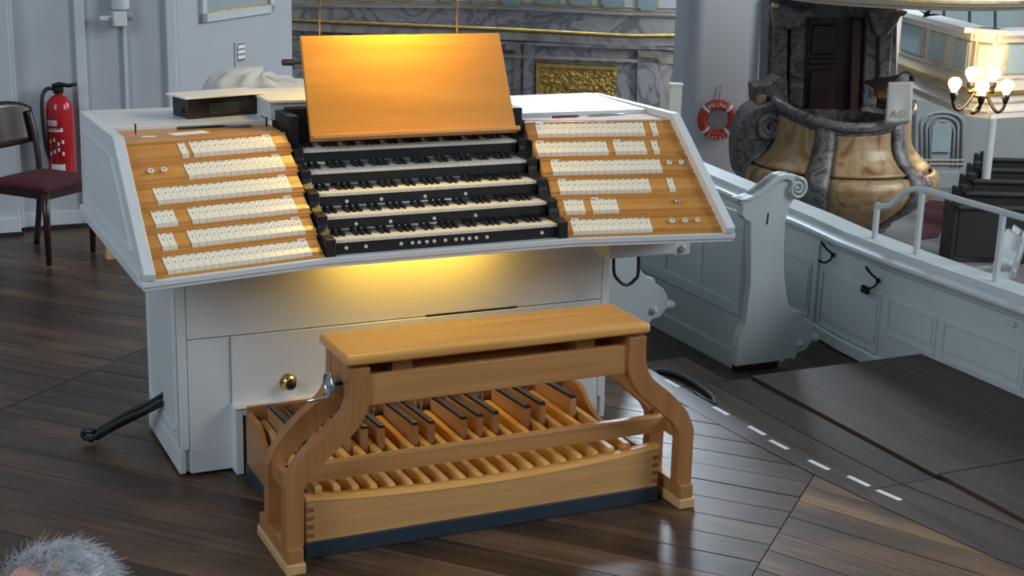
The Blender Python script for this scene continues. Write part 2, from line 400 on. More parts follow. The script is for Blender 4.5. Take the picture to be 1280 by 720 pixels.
MB().lathe([(.018, .036), (.018, .042), (.012, .046), (.004, .048)], 20, M).build('knob_centre', black, kn, smooth=40)
MB().lathe([(.001, .0), (.012, .002), (.012, .004)], 12, align((0, -1, 0), (.0, -.018, .885)))
# key table
outl = [(-1.10, -.135), (-.47, -.022), (.47, -.022), (1.10, -.135), (1.10, 1.0), (-1.10, 1.0)]
MB().prism(outl, 'z', .872, .886).build('table_underside', white, con, bevel=.003)
outl2 = [(-1.106, -.142), (-.47, -.027), (.47, -.027), (1.106, -.142), (1.106, 1.006), (-1.106, 1.006)]
MB().prism(outl2, 'z', .884, .906).build('table_edge', white, con, bevel=.004)
for s in (-1, 1):
    prof = [(-.140, .906), (-.146, .93), (.298, 1.296), (.975, 1.287), (1.0, .906)]
    sp = MB().prism(prof, 'x', s*1.100, s*1.062).build('jamb_side', white, con, bevel=.003)
    X = s*1.102
    pl_ = [(.02, .965), (.93, .965), (.905, 1.225), (.325, 1.225)]
    MB().tube([(X, a, b) for a, b in pl_], .0055, 6, closed=True).build('panel_moulding', white, sp)
    pl2 = [(.05, .975), (.92, .975), (.895, 1.212), (.335, 1.212)]
    MB().tube([(X-s*.001, a, b) for a, b in pl2], .0025, 6, closed=True).build('panel_moulding', white, sp)
    bx('base_moulding', (s*1.112, -.12, .884), (s*1.098, 1.006, .925), white, sp, .004)
    bx('jamb_back', (s*1.07, .955, .9), (s*.48, .985, 1.287), white, con)
    # flat tops of the jambs: a wooden front ledge and the white cover behind it
    yi, yo = .455, .335
    MB().prism([(s*.485, yi-.03), (s*1.062, yo-.03), (s*1.062, .62), (s*.485, .62)], 'z', 1.24, 1.272).build('jamb_front_ledge', jambw if s < 0 else paint('ledge_felt', (.58, .50, .46), .6), con, bevel=.002)
    yw = .585 if s < 0 else .50
    MB().prism([(s*.485, yw+.01), (s*1.062, yw-.01), (s*1.062, .96), (s*.485, .96)], 'z', 1.262, 1.286).build('jamb_top_cover', topw, con, bevel=.003)
    bx('jamb_infill', (s*.52, .40, .90), (s*1.06, .95, 1.245), blackm, con, 0)

# stop jambs ------------------------------------------------------------
tabm, t_, b_ = nt('stop_tab_ivory')
tc = node(t_, 'ShaderNodeTexCoord'); sx = node(t_, 'ShaderNodeSeparateXYZ'); t_.links.new(tc.outputs['Generated'], sx.inputs[0]); oi = node(t_, 'ShaderNodeObjectInfo')
def band(src, lo, hi):
    a = node(t_, 'ShaderNodeMath', operation='GREATER_THAN'); b = node(t_, 'ShaderNodeMath', operation='LESS_THAN'); c = node(t_, 'ShaderNodeMath', operation='MULTIPLY')
    t_.links.new(src, a.inputs[0]); t_.links.new(src, b.inputs[0])
    for n_, v_ in ((a, lo), (b, hi)):
        if isinstance(v_, float): n_.inputs[1].default_value = v_
        else: t_.links.new(v_, n_.inputs[1])
    t_.links.new(a.outputs[0], c.inputs[0]); t_.links.new(b.outputs[0], c.inputs[1]); return c.outputs[0]
def mth(op, a, b):
    n_ = node(t_, 'ShaderNodeMath', operation=op)
    for i, q in enumerate((a, b)):
        if isinstance(q, (int, float)): n_.inputs[i].default_value = q
        else: t_.links.new(q, n_.inputs[i])
    return n_.outputs[0]
rr = mth('MULTIPLY', oi.outputs['Random'], .3)
l1 = mth('MULTIPLY', band(sx.outputs['X'], mth('ADD', rr, .1), mth('SUBTRACT', .9, rr)), band(sx.outputs['Y'], .86, .94))
l2 = mth('MULTIPLY', band(sx.outputs['X'], .42, .60), band(sx.outputs['Y'], .52, .64))
lm = mth('MULTIPLY', mth('MAXIMUM', l1, l2), .72)
mx = node(t_, 'ShaderNodeMix', data_type='RGBA'); mx.inputs['A'].default_value = (.78, .75, .63, 1); mx.inputs['B'].default_value = (.05, .05, .05, 1)
t_.links.new(lm, mx.inputs['Factor']); t_.links.new(mx.outputs['Result'], b_.inputs['Base Color']); b_.inputs['Roughness'].default_value = .35

PIT = .0258
def jamb(s, rows):
    Pi = Vector((s*.463, -.012, .906)); Po = Vector((s*1.060, -.118, .906))
    eu = (Pi-Po); Lr = eu.length; eu.normalize()           # u from the outer end towards the keys
    ed = Vector((0, 1, 0)); ed = Vector((0, 0, 1)).cross(eu) if s > 0 else Vector((0, 0, 1)).cross(-eu)
    ed = -ed if ed.y < 0 else ed
    STEP_D, STEP_Z = .0722, .0604
    body = None
    for r in range(6):                                     # r = 0 lowest
        o0 = Po + Vector((0, r*STEP_D, r*STEP_Z)); M = Matrix((eu, ed, Vector((0, 0, 1)))).transposed().to_4x4(); M.translation = o0
        Lx = Lr - .002
        ter = MB().prism([(0, 0), (0, .0075), (.011, .0085), (.0125, .020), (.030, .030), (.058, .0535), (.060, .0535), (.060, 0)], 'x', -.004, Lx)
        ter = link('stop_terrace', ter.mesh('stop_terrace', jambw, False), con, matrix=M)
        lip = MB().box((-.004, .0575, .0535), (Lx, .0735, STEP_Z-.0002)).box((-.004, .0555, .0505), (Lx, .060, .0545))
        link('terrace_lip', lip.mesh('terrace_lip', jambw), ter, matrix=M)
        u = 0.0; row = rows[r]
        for kind, val in row['seq']:
            if kind == 'W': u += val; continue
            for k in range(val):
                if 'me' not in jamb.__dict__:
                    jamb.me = MB().prism([(.0085, .0085), (.0085, .0225), (.0125, .0240), (.030, .0335), (.0545, .0545), (.057, .0535), (.030, .0285), (.0125, .0185)], 'x', .0006, PIT-.0006).mesh('stop_tab', tabm)
                Mt = M.copy(); Mt.translation = o0+eu*(u+k*PIT)
                link('stop_tab', jamb.me, ter, matrix=Mt)
            u += val*PIT
            if kind == 'T' and val > 3:
                MB_ = MB().box((u-.034, .0545, .0546), (u-.004, .0563, .0600))
                link('name_plate', MB_.mesh('name_plate', paper), ter, matrix=M)
        for ku, mt in row.get('knobs', []):
            P0 = o0+eu*ku+ed*.040+Vector((0, 0, .036)); nrm = (Vector((0, 0, 1))*.75-ed*.65)
            kk = MB().lathe([(.004, -.004), (.004, .006), (.0098, .0065), (.0098, .014), (.008, .0155)], 16, align(nrm, P0)).build('draw_knob', mt, ter, smooth=40)
            MB().lathe([(.0052, .0150), (.0052, .0160)], 12, align(nrm, P0)).build('knob_face', greym, kk)
W, T = 'W', 'T'
jamb(-1, [dict(seq=[(W, .047), (T, 20)]), dict(seq=[(W, .049), (T, 2), (W, .049), (T, 16)]), dict(seq=[(W, .044), (T, 3), (W, .049), (T, 15)]),
          dict(seq=[(W, .069), (T, 19)]), dict(seq=[(W, .197), (T, 14)], knobs=[(.073, ivory), (.120, ivory)]), dict(seq=[(W, .193), (T, 1), (W, .016), (T, 12)])])
jamb(1, [dict(seq=[(W, .274), (T, 12)], knobs=[(.088, ivory), (.138, ivory), (.190, ivory)]), dict(seq=[(W, .371), (T, 4), (W, .028), (T, 3)], knobs=[(.132, chrome)]),
         dict(seq=[(W, .11), (T, 1), (W, .073), (T, 14)]), dict(seq=[(W, .128), (T, 17)], knobs=[(.044, ivory), (.094, ivory)]),
         dict(seq=[(W, .103), (T, 1), (W, .027), (T, 5), (W, .027), (T, 11)]), dict(seq=[(W, .073), (T, 1), (W, .028), (T, 17)])])

# manuals ----------------------------------------------------------------
DYK, DZK, ZB = .0911, .0623, .9492
NW = .846/36
nat_me = MB().box((.0006, 0, 0), (NW-.0006, .135, .0105)).box((.0006, -.002, .0062), (NW-.0006, .002, .0112)).mesh('natural_key', ivory)
shp_me = MB().prism([(-.004, .0105), (.004, .0235), (.060, .0255), (.060, .0105)], 'x', -.0058, .0058).mesh('sharp_key', ebony)
for k in range(5):
    y0, z0 = k*DYK, ZB+k*DZK
    kb = bx('keyboard', (-.424, y0+.006, z0-.024), (.424, y0+.155, z0-.001), black, con, 0)
    n = 0
    for i in range(36):
        x0 = -.423+i*NW
        link('natural_key', nat_me, kb, loc=(x0, y0, z0))
        if i < 35 and i % 7 in (0, 1, 3, 4, 5):
            link('sharp_key', shp_me, kb, loc=(x0+NW, y0+.048, z0))
    bx('key_slip', (-.424, y0+.004, z0-(.036 if k else .042)), (.424, y0+.03, z0-.002), black, con, .002)
    for s in (-1, 1):
        zt = z0+.018
        MB().prism([(y0-.016, z0-.044), (y0-.016, zt), (y0+.045, zt+.004), (y0+.072, zt+.022), (y0+.076, zt+.036), (y0+.17, zt+.036), (y0+.17, z0-.044)], 'x', s*.4245, s*.461).build('key_cheek', black, con, bevel=.003)
# pistons
def piston(x, y, z):
    P = MB().lathe([(.0062, -.002), (.0062, .004), (.0052, .0055)], 14, align((0, -1, 0), (x, y, z))).build('piston', ivory, con, smooth=40)
    MB().lathe([(.0022, .0052), (.0022, .0062)], 8, align((0, -1, 0), (x, y, z))).build('piston_dot', greym, P)
xr = lambda c, v: -.423+.846*(c-190-(v-655)*.0)/(857-190)
for c in (222, 278, 380, 413, 433, 456, 478, 511, 543, 563, 584, 605, 638, 810): piston(xr(c, 0), .004, ZB-.020)
for c in (252, 352, 482, 608): piston(-.423+.846*(c-163)/(826-163)-.006, DYK+.004, ZB+DZK-.022)
for c in (225, 325, 454, 577): piston(-.423+.846*(c-140)/(793-140)-.006, 2*DYK+.004, ZB+2*DZK-.022)
# upper black case, centre box and music desk
for s in (-1, 1): bx('upper_cheek', (s*.424, .405, 1.19), (s*.463, .62, 1.325), black, con, .004)
bx('upper_back', (-.43, .52, 1.19), (.43, .60, 1.335), black, con, .003)
bx('centre_box', (-.482, .575, 1.287), (.43, .90, 1.352), white, con, .003)
bx('centre_box_top', (-.488, .565, 1.350), (.435, .91, 1.36), cream, con, .002)
d0, d1 = Vector((0, .325, 1.250)), Vector((0, .482, 1.602)); dv = (d1-d0); dn = Vector((0, -dv.z, dv.y)).normalized(); Ld = dv.length
Md = Matrix((Vector((1, 0, 0)), dv.normalized(), Vector((1, 0, 0)).cross(dv.normalized()))).transposed().to_4x4(); Md.translation = d0
dp = MB().prism([(-.403, 0), (.403, 0), (.392, Ld), (-.392, Ld)], 'z', -.018, 0)
link('music_desk', dp.mesh('music_desk', deskw), con, matrix=Md, bevel=.002)
link('desk_ledge', MB().box((-.405, -.004, -.012), (.405, .012, .034)).mesh('desk_ledge', orange), con, matrix=Md, bevel=.003)
bx('desk_support', (-.05, .44, 1.28), (.05, .53, 1.33), black, con)
# desk lamp on two brass rods
for x in (-.313, .227): MB().tube([(x, .505, 1.33), (x, .505, 1.80), (x, .49, 1.835), (x, .445, 1.85)], .0035, 8).build('lamp_rod', brass, con, smooth=True)
ls = MB().prism([(.375, 1.825), (.40, 1.868), (.455, 1.868), (.47, 1.84), (.465, 1.838), (.452, 1.862), (.403, 1.862), (.38, 1.824)], 'x', -.38, .29).build('lamp_shade', brass, con)
lampm = glow('lamp_tube', (1, .58, .12), 8)
MB().tube([(-.25, .425, 1.848), (.16, .425, 1.848)], .009, 12).build('lamp_tube', lampm, con, smooth=True)
L1 = area('desk_lamp_offscreen', (-.045, .425, 1.838), (-.045, .43, .9), .34, .02, 6.6, (1, .66, .15)); attach(L1, con)
# lamp below the key table
MB().box((-.32, .27, .860), (.36, .31, .873)).build('knee_lamp_housing', white, con)
L2 = area('knee_lamp_light', (.02, .28, .856), (.02, .42, .60), .62, .02, 2.6, (1, .56, .06)); attach(L2, con)
L2.data.spread = math.radians(170)
# bracket under the right jamb
bx('bracket_box', (.73, .15, .765), (1.03, .28, .815), white, con)
bx('bracket_plate', (1.03, .17, .752), (1.105, .28, .80), white, con)
MB().lathe([(.015, 0), (.015, .008), (.011, .012)], 18, align((0, -1, 0), (1.066, .17, .776))).build('bracket_button', greym, con, smooth=40)
for x in (.74, 1.0): bx('bracket_arm', (x, .20, .80), (x+.02, .28, .875), white, con)

# ------------------------------------------------------------------ pedalboard
ped = thing('pedalboard', 'maple organ pedalboard with curved front board on a dark blue plinth', 'pedalboard', (0, -.04, 0))
ztop = lambda x: .176+.033*(x/.66)**2
xsq = [-.66+1.32*i/24 for i in range(25)]
MB().prism([(x, .055) for x in (-.66, .66)]+[(x, ztop(x)) for x in xsq[::-1]], 'y', -.41, -.372).build('front_board', frontw, ped, bevel=.004)
fc = MB()
for x0, x1 in zip(xsq, xsq[1:]):
    fc.add([(x, y, ztop(x)+dz) for x in (x0, x1) for y, dz in ((-.412, -.006), (-.410, .0025), (-.368, .0065), (-.366, -.004))], [(0, 4, 5, 1), (1, 5, 6, 2), (2, 6, 7, 3)])
fc.build('front_cap', edgew, ped, smooth=True)
for s in (-1, 1):
    for k in range(4): bx('dovetail_joint', (s*.6602, -.4108, .072+k*.030), (s*.634, -.40, .087+k*.030), beechd, ped, 0)
    prof = [(-.40, .055), (-.40, .196), (-.30, .175), (-.10, .165), (.03, .17), (.10, .195), (.16, .24), (.20, .255), (.33, .255), (.33, .055)]
    MB().prism(prof, 'x', s*.66, s*.636).build('side_cheek', beechy, ped, bevel=.004)
    bx('plinth', (s*.662, -.40, .0), (s*.60, .34, .056), bluegrey, ped)
bx('front_plinth', (-.664, -.414, .0), (.664, -.36, .057), bluegrey, ped, .004)
bx('back_board', (-.655, .318, .06), (.655, .336, .278), beechd, ped)
bx('felt_rail', (-.64, .30, .15), (.64, .318, .20), blackm, ped, 0)
bx('bottom_board', (-.64, -.37, .056), (.64, .33, .066), beechx, ped, 0)
bx('guide_rail', (-.636, -.345, .066), (.636, -.325, .12), beechx, ped, 0)
SP = .0642; nz_me = {}
def nat_mesh(): return MB().prism([(-.372, -.034), (-.372, -.006), (-.367, 0), (-.20, 0), (.30, 0), (.30, -.045), (-.30, -.045)], 'x', -.0125, .0125).mesh('natural_pedal', pedn)
nm = nat_mesh()
sm_ = MB().prism([(-.01, -.055), (-.004, .062), (.30, .046), (.30, -.055)], 'x', -.0115, .0115).mesh('sharp_pedal', peds)
cap = MB().prism([(-.006, .062), (-.004, .071), (.004, .074), (.298, .058), (.298, .046)], 'x', -.0118, .0118).mesh('sharp_cap', ebony)
for i in range(19):
    x = -.606+SP*i; z = .187+.115*x*x
    link('natural_pedal', nm, ped, loc=(x, 0, z), bevel=.003)
    if i < 18 and i % 7 in (0, 1, 3, 4, 5):
        o = link('sharp_pedal', sm_, ped, loc=(x+SP/2, 0, z))
        link('cap', cap, o, loc=(x+SP/2, 0, z), bevel=.0025)
for i in range(19):
    if i % 7 in (2, 6) and i < 18:
        x = -.606+SP*i+SP/2
        for dx in (-.012, .012): bx('guide_pin', (x+dx-.003, .29, .14), (x+dx+.003, .298, .225), greym, ped, 0)

# ------------------------------------------------------------------ bench
ben = thing('organ_bench', 'beech organ bench with curved legs and a chrome height-adjusting wheel', 'bench', (0, -.33, 0))
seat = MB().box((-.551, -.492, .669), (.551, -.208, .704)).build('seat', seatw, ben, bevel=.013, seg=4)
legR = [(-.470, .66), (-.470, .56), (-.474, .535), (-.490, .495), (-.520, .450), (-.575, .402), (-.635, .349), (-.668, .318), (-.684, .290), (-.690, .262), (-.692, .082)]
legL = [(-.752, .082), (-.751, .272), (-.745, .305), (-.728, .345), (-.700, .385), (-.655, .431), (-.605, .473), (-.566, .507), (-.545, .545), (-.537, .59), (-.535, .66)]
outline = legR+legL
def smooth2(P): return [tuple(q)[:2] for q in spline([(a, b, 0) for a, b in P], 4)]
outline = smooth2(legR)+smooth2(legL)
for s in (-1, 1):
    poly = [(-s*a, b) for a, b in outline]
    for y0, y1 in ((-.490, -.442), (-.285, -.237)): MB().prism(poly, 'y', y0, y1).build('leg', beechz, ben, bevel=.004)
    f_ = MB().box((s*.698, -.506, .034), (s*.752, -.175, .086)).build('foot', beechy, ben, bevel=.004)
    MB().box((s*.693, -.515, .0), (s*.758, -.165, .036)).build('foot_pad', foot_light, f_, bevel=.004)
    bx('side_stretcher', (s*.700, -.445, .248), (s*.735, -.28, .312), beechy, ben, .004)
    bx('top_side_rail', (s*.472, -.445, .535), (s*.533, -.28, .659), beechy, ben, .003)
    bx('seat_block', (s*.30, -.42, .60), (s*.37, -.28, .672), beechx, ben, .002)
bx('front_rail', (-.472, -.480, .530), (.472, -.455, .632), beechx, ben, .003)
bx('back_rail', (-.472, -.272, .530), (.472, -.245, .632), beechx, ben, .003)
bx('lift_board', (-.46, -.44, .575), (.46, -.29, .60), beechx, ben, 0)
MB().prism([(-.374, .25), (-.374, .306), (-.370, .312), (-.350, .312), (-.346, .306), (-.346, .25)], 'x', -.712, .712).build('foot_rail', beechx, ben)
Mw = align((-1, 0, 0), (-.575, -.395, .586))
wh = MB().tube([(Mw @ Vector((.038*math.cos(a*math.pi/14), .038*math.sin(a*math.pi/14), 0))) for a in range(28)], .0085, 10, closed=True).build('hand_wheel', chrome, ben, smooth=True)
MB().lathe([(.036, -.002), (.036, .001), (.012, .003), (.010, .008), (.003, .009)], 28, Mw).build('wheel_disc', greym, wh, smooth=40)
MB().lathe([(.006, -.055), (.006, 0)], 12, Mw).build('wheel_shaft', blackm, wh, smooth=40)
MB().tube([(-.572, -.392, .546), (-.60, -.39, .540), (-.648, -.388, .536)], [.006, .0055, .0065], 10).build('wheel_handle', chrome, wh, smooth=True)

# ------------------------------------------------------------------ things on and around the console
du = thing('display_unit', 'black display box with a cream lid standing on the console top', 'display box', (-.62, .75, 1.286))
ang = math.atan2(.077, .287); Mx = Matrix.Translation((-.76, .675, 1.286)) @ Matrix.Rotation(ang, 4, 'Z')
link('body', MB().box((.005, .006, 0), (.295, .13, .076)).mesh('body', black), du, matrix=Mx, bevel=.003)
link('screen_surround', MB().box((0, 0, .0), (.30, .008, .066)).mesh('screen_surround', paint('dark_gloss_panel', (.016, .009, .008), .25)), du, matrix=Mx)
link('screen', MB().box((.085, -.002, .014), (.21, .001, .052)).mesh('screen', paint('lcd_dark', (.03, .035, .032), .15)), du, matrix=Mx)
link('lid', MB().box((-.020, -.022, .076), (.312, .135, .083)).mesh('lid', cream), du, matrix=Mx, bevel=.002)
link('socket', MB().lathe([(.010, 0), (.010, .003), (.006, .004)], 14, align((-1, 0, 0), (.005, .05, .025))).mesh('socket', iron), du, matrix=Mx)
ZT = 1.272
def rod(name, a, b, r, mat, label, cat):
    o = MB().tube([a, tuple(Vector(a).lerp(Vector(b), .9)), b], [r, r, r*.35], 8).build(name, mat, smooth=True); return tag(o, label, cat)
p_ = rod('pen', (-.83, .548, ZT+.005), (-.645, .552, ZT+.005), .005, black, 'black pen lying on the wooden ledge above the stop tabs', 'pen')
o = bx('eraser', (-.655, .525, ZT), (-.565, .540, ZT+.010), paint('eraser_grey', (.09, .09, .09), .6)); tag(o, 'flat dark grey eraser lying beside the black pen', 'eraser')
o = MB().prism([(-.88, .47), (-.75, .50), (-.735, .45), (-.865, .42)], 'z', ZT, ZT+.001).build('paper_slip', paper); tag(o, 'white paper slip on the wooden ledge below the pen', 'paper')
o = bx('clip', (-.985, .395, ZT), (-.935, .408, ZT+.006), ivory); tag(o, 'small cream clip at the outer end of the wooden ledge', 'clip')
for x, y, l_ in ((-.985, .50, 'thin metal pin standing near the cream clip'), (-.508, .53, 'thin metal pin standing near the eraser')):
    o = MB().lathe([(.003, 0), (.003, .03), (.004, .033), (.002, .035)], 8, Matrix.Translation((x, y, ZT))).build('pin', iron, smooth=40); tag(o, l_, 'pin')
rod('pencil', (.617, .455, ZT+.004), (.735, .452, ZT+.004), .0045, paint('pencil_brown', (.12, .02, .02), .4), 'dark red pencil lying on the pale ledge beside the music desk', 'pencil')
rod('ballpoint', (.77, .446, ZT+.004), (.95, .462, ZT+.004), .004, chrome, 'slim silver ballpoint lying beyond the red pencil', 'pen')
# black cable bundle leaving the side of the console
cb = thing('cable_bundle', 'folded bundle of black ribbed cable coming out of the console side', 'cable', (-1.0, .78, 0))
e0 = Vector((-.880, .69, .215)); e1 = Vector((-1.13, .875, .032))
for k, (dz, dn_) in enumerate(((.020, .006), (-.012, .012), (.004, -.022))):
    off = Vector((.6, .8, 0))*dn_*1.2
    pts = [e0+off+Vector((0, 0, dz))]; 
    for t in (.2, .4, .6, .8, .95): pts.append(e0.lerp(e1, t)+off*1.4+Vector((0, 0, dz*(1-.2*t)+.012*math.sin(math.pi*t)-.012)))
    pts.append(e1+off+Vector((0, 0, dz*.6)))
    MB().tube(spline(pts, 6), .0105, 10).build('cable', rubber, cb, smooth=True)
MB().tube(spline([e1+Vector((.01, -.01, .022)), e1+Vector((-.022, .012, .018)), e1+Vector((-.024, .014, -.004)), e1+Vector((.008, -.006, -.014))], 6), .0125, 10).build('cable_end', rubber, cb, smooth=True)
rg = MB()
for k in range(14):
    c = e0.lerp(e1, .25+k*.04)+Vector((0, 0, -.014)); rg.tube([c-(e1-e0).normalized()*.0025+Vector((.0086, .0115, 0)), c+(e1-e0).normalized()*.0025+Vector((.0086, .0115, 0))], .0122, 10)
rg.build('cable_ribs', rubber, cb)
# cable loop under the right jamb
pts = [onpl(u, v, 'y', .30) for u, v in ((768, 316), (767, 335), (773, 350), (783, 356), (793, 350), (798, 337), (795, 318))]
pts[0].z = .868; pts[-1].z = .868
tag(MB().tube(spline(pts, 6), .007, 10).build('cable_loop', rubber, smooth=True), 'thin black cable loop hanging below the right stop jamb', 'cable')
# hose on the floor
pts = [onpl(u, v, 'z', ZM+.014) for u, v in ((790, 474), (806, 467), (822, 464), (845, 468), (868, 479), (886, 492), (893, 501), (886, 503), (868, 492))]
tag(MB().tube(spline(pts, 6), .013, 10).build('floor_cable', rubber, smooth=True), 'thick black cable on the dark floor along the podium edge', 'cable')

# ------------------------------------------------------------------ left wall and what stands there
wl = MB().box((-6, 4.72, -.2), (.10, 5.0, 6.5)).build('wall_back', wallp); struct(wl)
struct(bx('wall_pilaster', (-6, 4.60, 0), (-.93, 4.72, 6.5), wallp, None, .006))
bx('pilaster_edge', (-.535, 4.69, 0), (-.475, 4.73, 6.5), wallt, wl, .004)
bx('pilaster_edge', (-.93, 4.67, 0), (-.90, 4.73, 6.5), wallt, wl, .004)
bx('pilaster_edge', (.02, 4.68, 0), (.075, 4.73, 6.5), wallt, wl, .004)
b_ = MB().box((-6, 4.57, 0), (-.93, 4.605, .11)).box((-.93, 4.695, 0), (.08, 4.722, .11)).build('baseboard_back', wallt, bevel=.005); struct(b_)
b2 = MB().box((-6, 4.55, 0), (-.92, 4.572, .022)).box((-.92, 4.67, 0), (.08, 4.70, .022)).build('trim_1', blackm); struct(b2)
# angled wall piece
ea = Vector((.66, .70, 0)).normalized(); na_ = Vector((ea.y, -ea.x, 0)); Pa = Vector((.06, 4.68, 0))
Ma = Matrix((ea, -na_, Vector((0, 0, 1)))).transposed().to_4x4(); Ma.translation = Pa      # local x along wall, local y into the wall
endp = None
for i in range(400):
    q = Pa+ea*(i*.005); v_ = q+Vector((0, 0, .95))-CAM
    if 640+FPX*v_.dot(AR)/v_.dot(AF) > 365: endp = i*.005; break
wa = link('wall_angled', MB().box((0, 0, -.2), (endp, .32, 6.5)).mesh('wall_angled', wallp), matrix=Ma); struct(wa)
def on_a(u, v):
    d = ray(u, v); t = (Pa-CAM).dot(na_)/d.dot(na_); q = CAM+d*t-Pa; return q.dot(ea), q.z
u0, z0 = on_a(249, 27); u1, z1 = on_a(339, 16); zf = (z0+z1)/2
fr = thing('wall_frame', 'pale moulded frame with gold inner edge around a grey panel on the wall', 'frame', tuple(Pa+ea*u0+Vector((0, 0, zf))))
for nm_, a, b, mt in (('bottom_rail', (u0, -.03, zf), (u1, .002, zf+.055), wallt), ('left_stile', (u0, -.03, zf), (u0+.055, .002, zf+1.2), wallt), ('right_stile', (u1-.055, -.03, zf), (u1, .002, zf+1.2), wallt), ('top_rail', (u0, -.03, zf+1.145), (u1, .002, zf+1.2), wallt),
                      ('gold_fillet', (u0+.055, -.02, zf+.055), (u1-.055, .0, zf+.066), gold), ('gold_fillet', (u0+.055, -.02, zf+.055), (u0+.066, .0, zf+1.145), gold), ('gold_fillet', (u1-.066, -.02, zf+.055), (u1-.055, .0, zf+1.145), gold), ('panel', (u0+.06, -.008, zf+.06), (u1-.06, .001, zf+1.14), paint('panel_bluegrey', (.27, .36, .38), .3))):
    link(nm_, MB().box(a, b).mesh(nm_, mt), fr, matrix=Ma, bevel=.004 if 'r' in nm_[:5] else 0)
# metal switch plate on the angled wall
u0, z0 = on_a(293, 80); u1, z1 = on_a(304, 53)
sw = thing('switch_plate', 'slim shiny metal switch plate with conduit on the wall above the grey cloth', 'switch', tuple(Pa+ea*u0+Vector((0, 0, z0))))
link('conduit', MB().box((u0, -.012, z0-.5), (u0+.014, .001, z1+.01)).mesh('conduit', wallt), sw, matrix=Ma)
link('plate', MB().box((u0+.02, -.012, z0+.015), (u1, .001, z1)).mesh('plate', chrome), sw, matrix=Ma, bevel=.002)
for k in range(3): link('switch_key', MB().box((u0+.028, -.018, z0+.03+k*.035), (u1-.008, -.011, z0+.052+k*.035)).mesh('switch_key', paper), sw, matrix=Ma, bevel=.002)
# wall camera box with cable
wc = thing('wall_sensor', 'white wall-mounted sensor box on a bracket with a cable running down', 'sensor', (-.27, 4.7, 1.25))
bx('box', (-.315, 4.60, 1.255), (-.235, 4.70, 1.345), white, wc, .006)
bx('bracket', (-.395, 4.62, 1.29), (-.31, 4.645, 1.318), white, wc, .004)
MB().lathe([(.03, 0), (.05, .01), (.055, .03), (.055, .12), (.04, .13)], 20, Matrix.Translation((-.262, 4.66, 1.348))).build('dome', white, wc, smooth=40)
MB().lathe([(.008, 0), (.008, .006)], 10, align((0, -1, 0), (-.335, 4.62, 1.304))).build('screw', chrome, wc)
MB().lathe([(.025, -.02), (.030, .0), (.028, .02)], 16, align((1, 0, 0), (-.215, 4.66, 1.315))).build('lens', glow('clear_lens', (.3, .33, .36), 0), wc, smooth=40)
MB().box((-.245, 4.69, 0.1), (-.225, 4.721, 1.256)).build('cable_duct', wallt, wc)
# fire extinguisher
fe = thing('fire_extinguisher', 'red fire extinguisher with black hose on the wall behind the chair', 'extinguisher', (-.66, 4.62, .40))
Mf = Matrix.Translation((-.665, 4.60, .36))
body = MB().lathe([(.05, 0), (.078, .01), (.082, .03), (.082, .40), (.075, .44), (.05, .475), (.025, .49), (.025, .505)], 28, Mf).build('cylinder', redm, fe, smooth=40)
MB().lathe([(.028, .50), (.032, .51), (.032, .53), (.02, .54)], 16, Mf).build('valve', iron, fe, smooth=40)
MB().tube([(-.70, 4.60, .905), (-.66, 4.60, .912), (-.60, 4.59, .905), (-.555, 4.585, .915)], [.012, .016, .012, .012], 8).build('handle', iron, fe, smooth=True)
MB().tube(spline([(-.685, 4.60, .885), (-.735, 4.60, .885), (-.765, 4.59, .82), (-.765, 4.58, .65), (-.75, 4.58, .50), (-.715, 4.575, .42)], 6), .012, 8).build('hose', rubber, fe, smooth=True)
bx('wall_bracket', (-.72, 4.66, .62), (-.61, 4.72, .66), iron, fe)
def label_arc(z0, z1, a0, a1, mt, nm_='label'):
    MB().grid(lambda i, j: (-.665+.0835*math.cos(a0+(a1-a0)*i), 4.60+.0835*math.sin(a0+(a1-a0)*i), .36+z0+(z1-z0)*j), 8, 2).build(nm_, mt, body)
r_ = math.radians
label_arc(.285, .345, r_(206), r_(262), redm, 'print_backing'); label_arc(.275, .297, r_(206), r_(272), paper); label_arc(.31, .345, r_(206), r_(250), paper); label_arc(.02, .075, r_(215), r_(275), paper)
for k in range(8):
    a0 = r_(212+18*(k % 4)); z_ = .13+.06*(k//4)+.012*(k % 3); label_arc(z_, z_+.022, a0, a0+r_(9), paper, 'print')
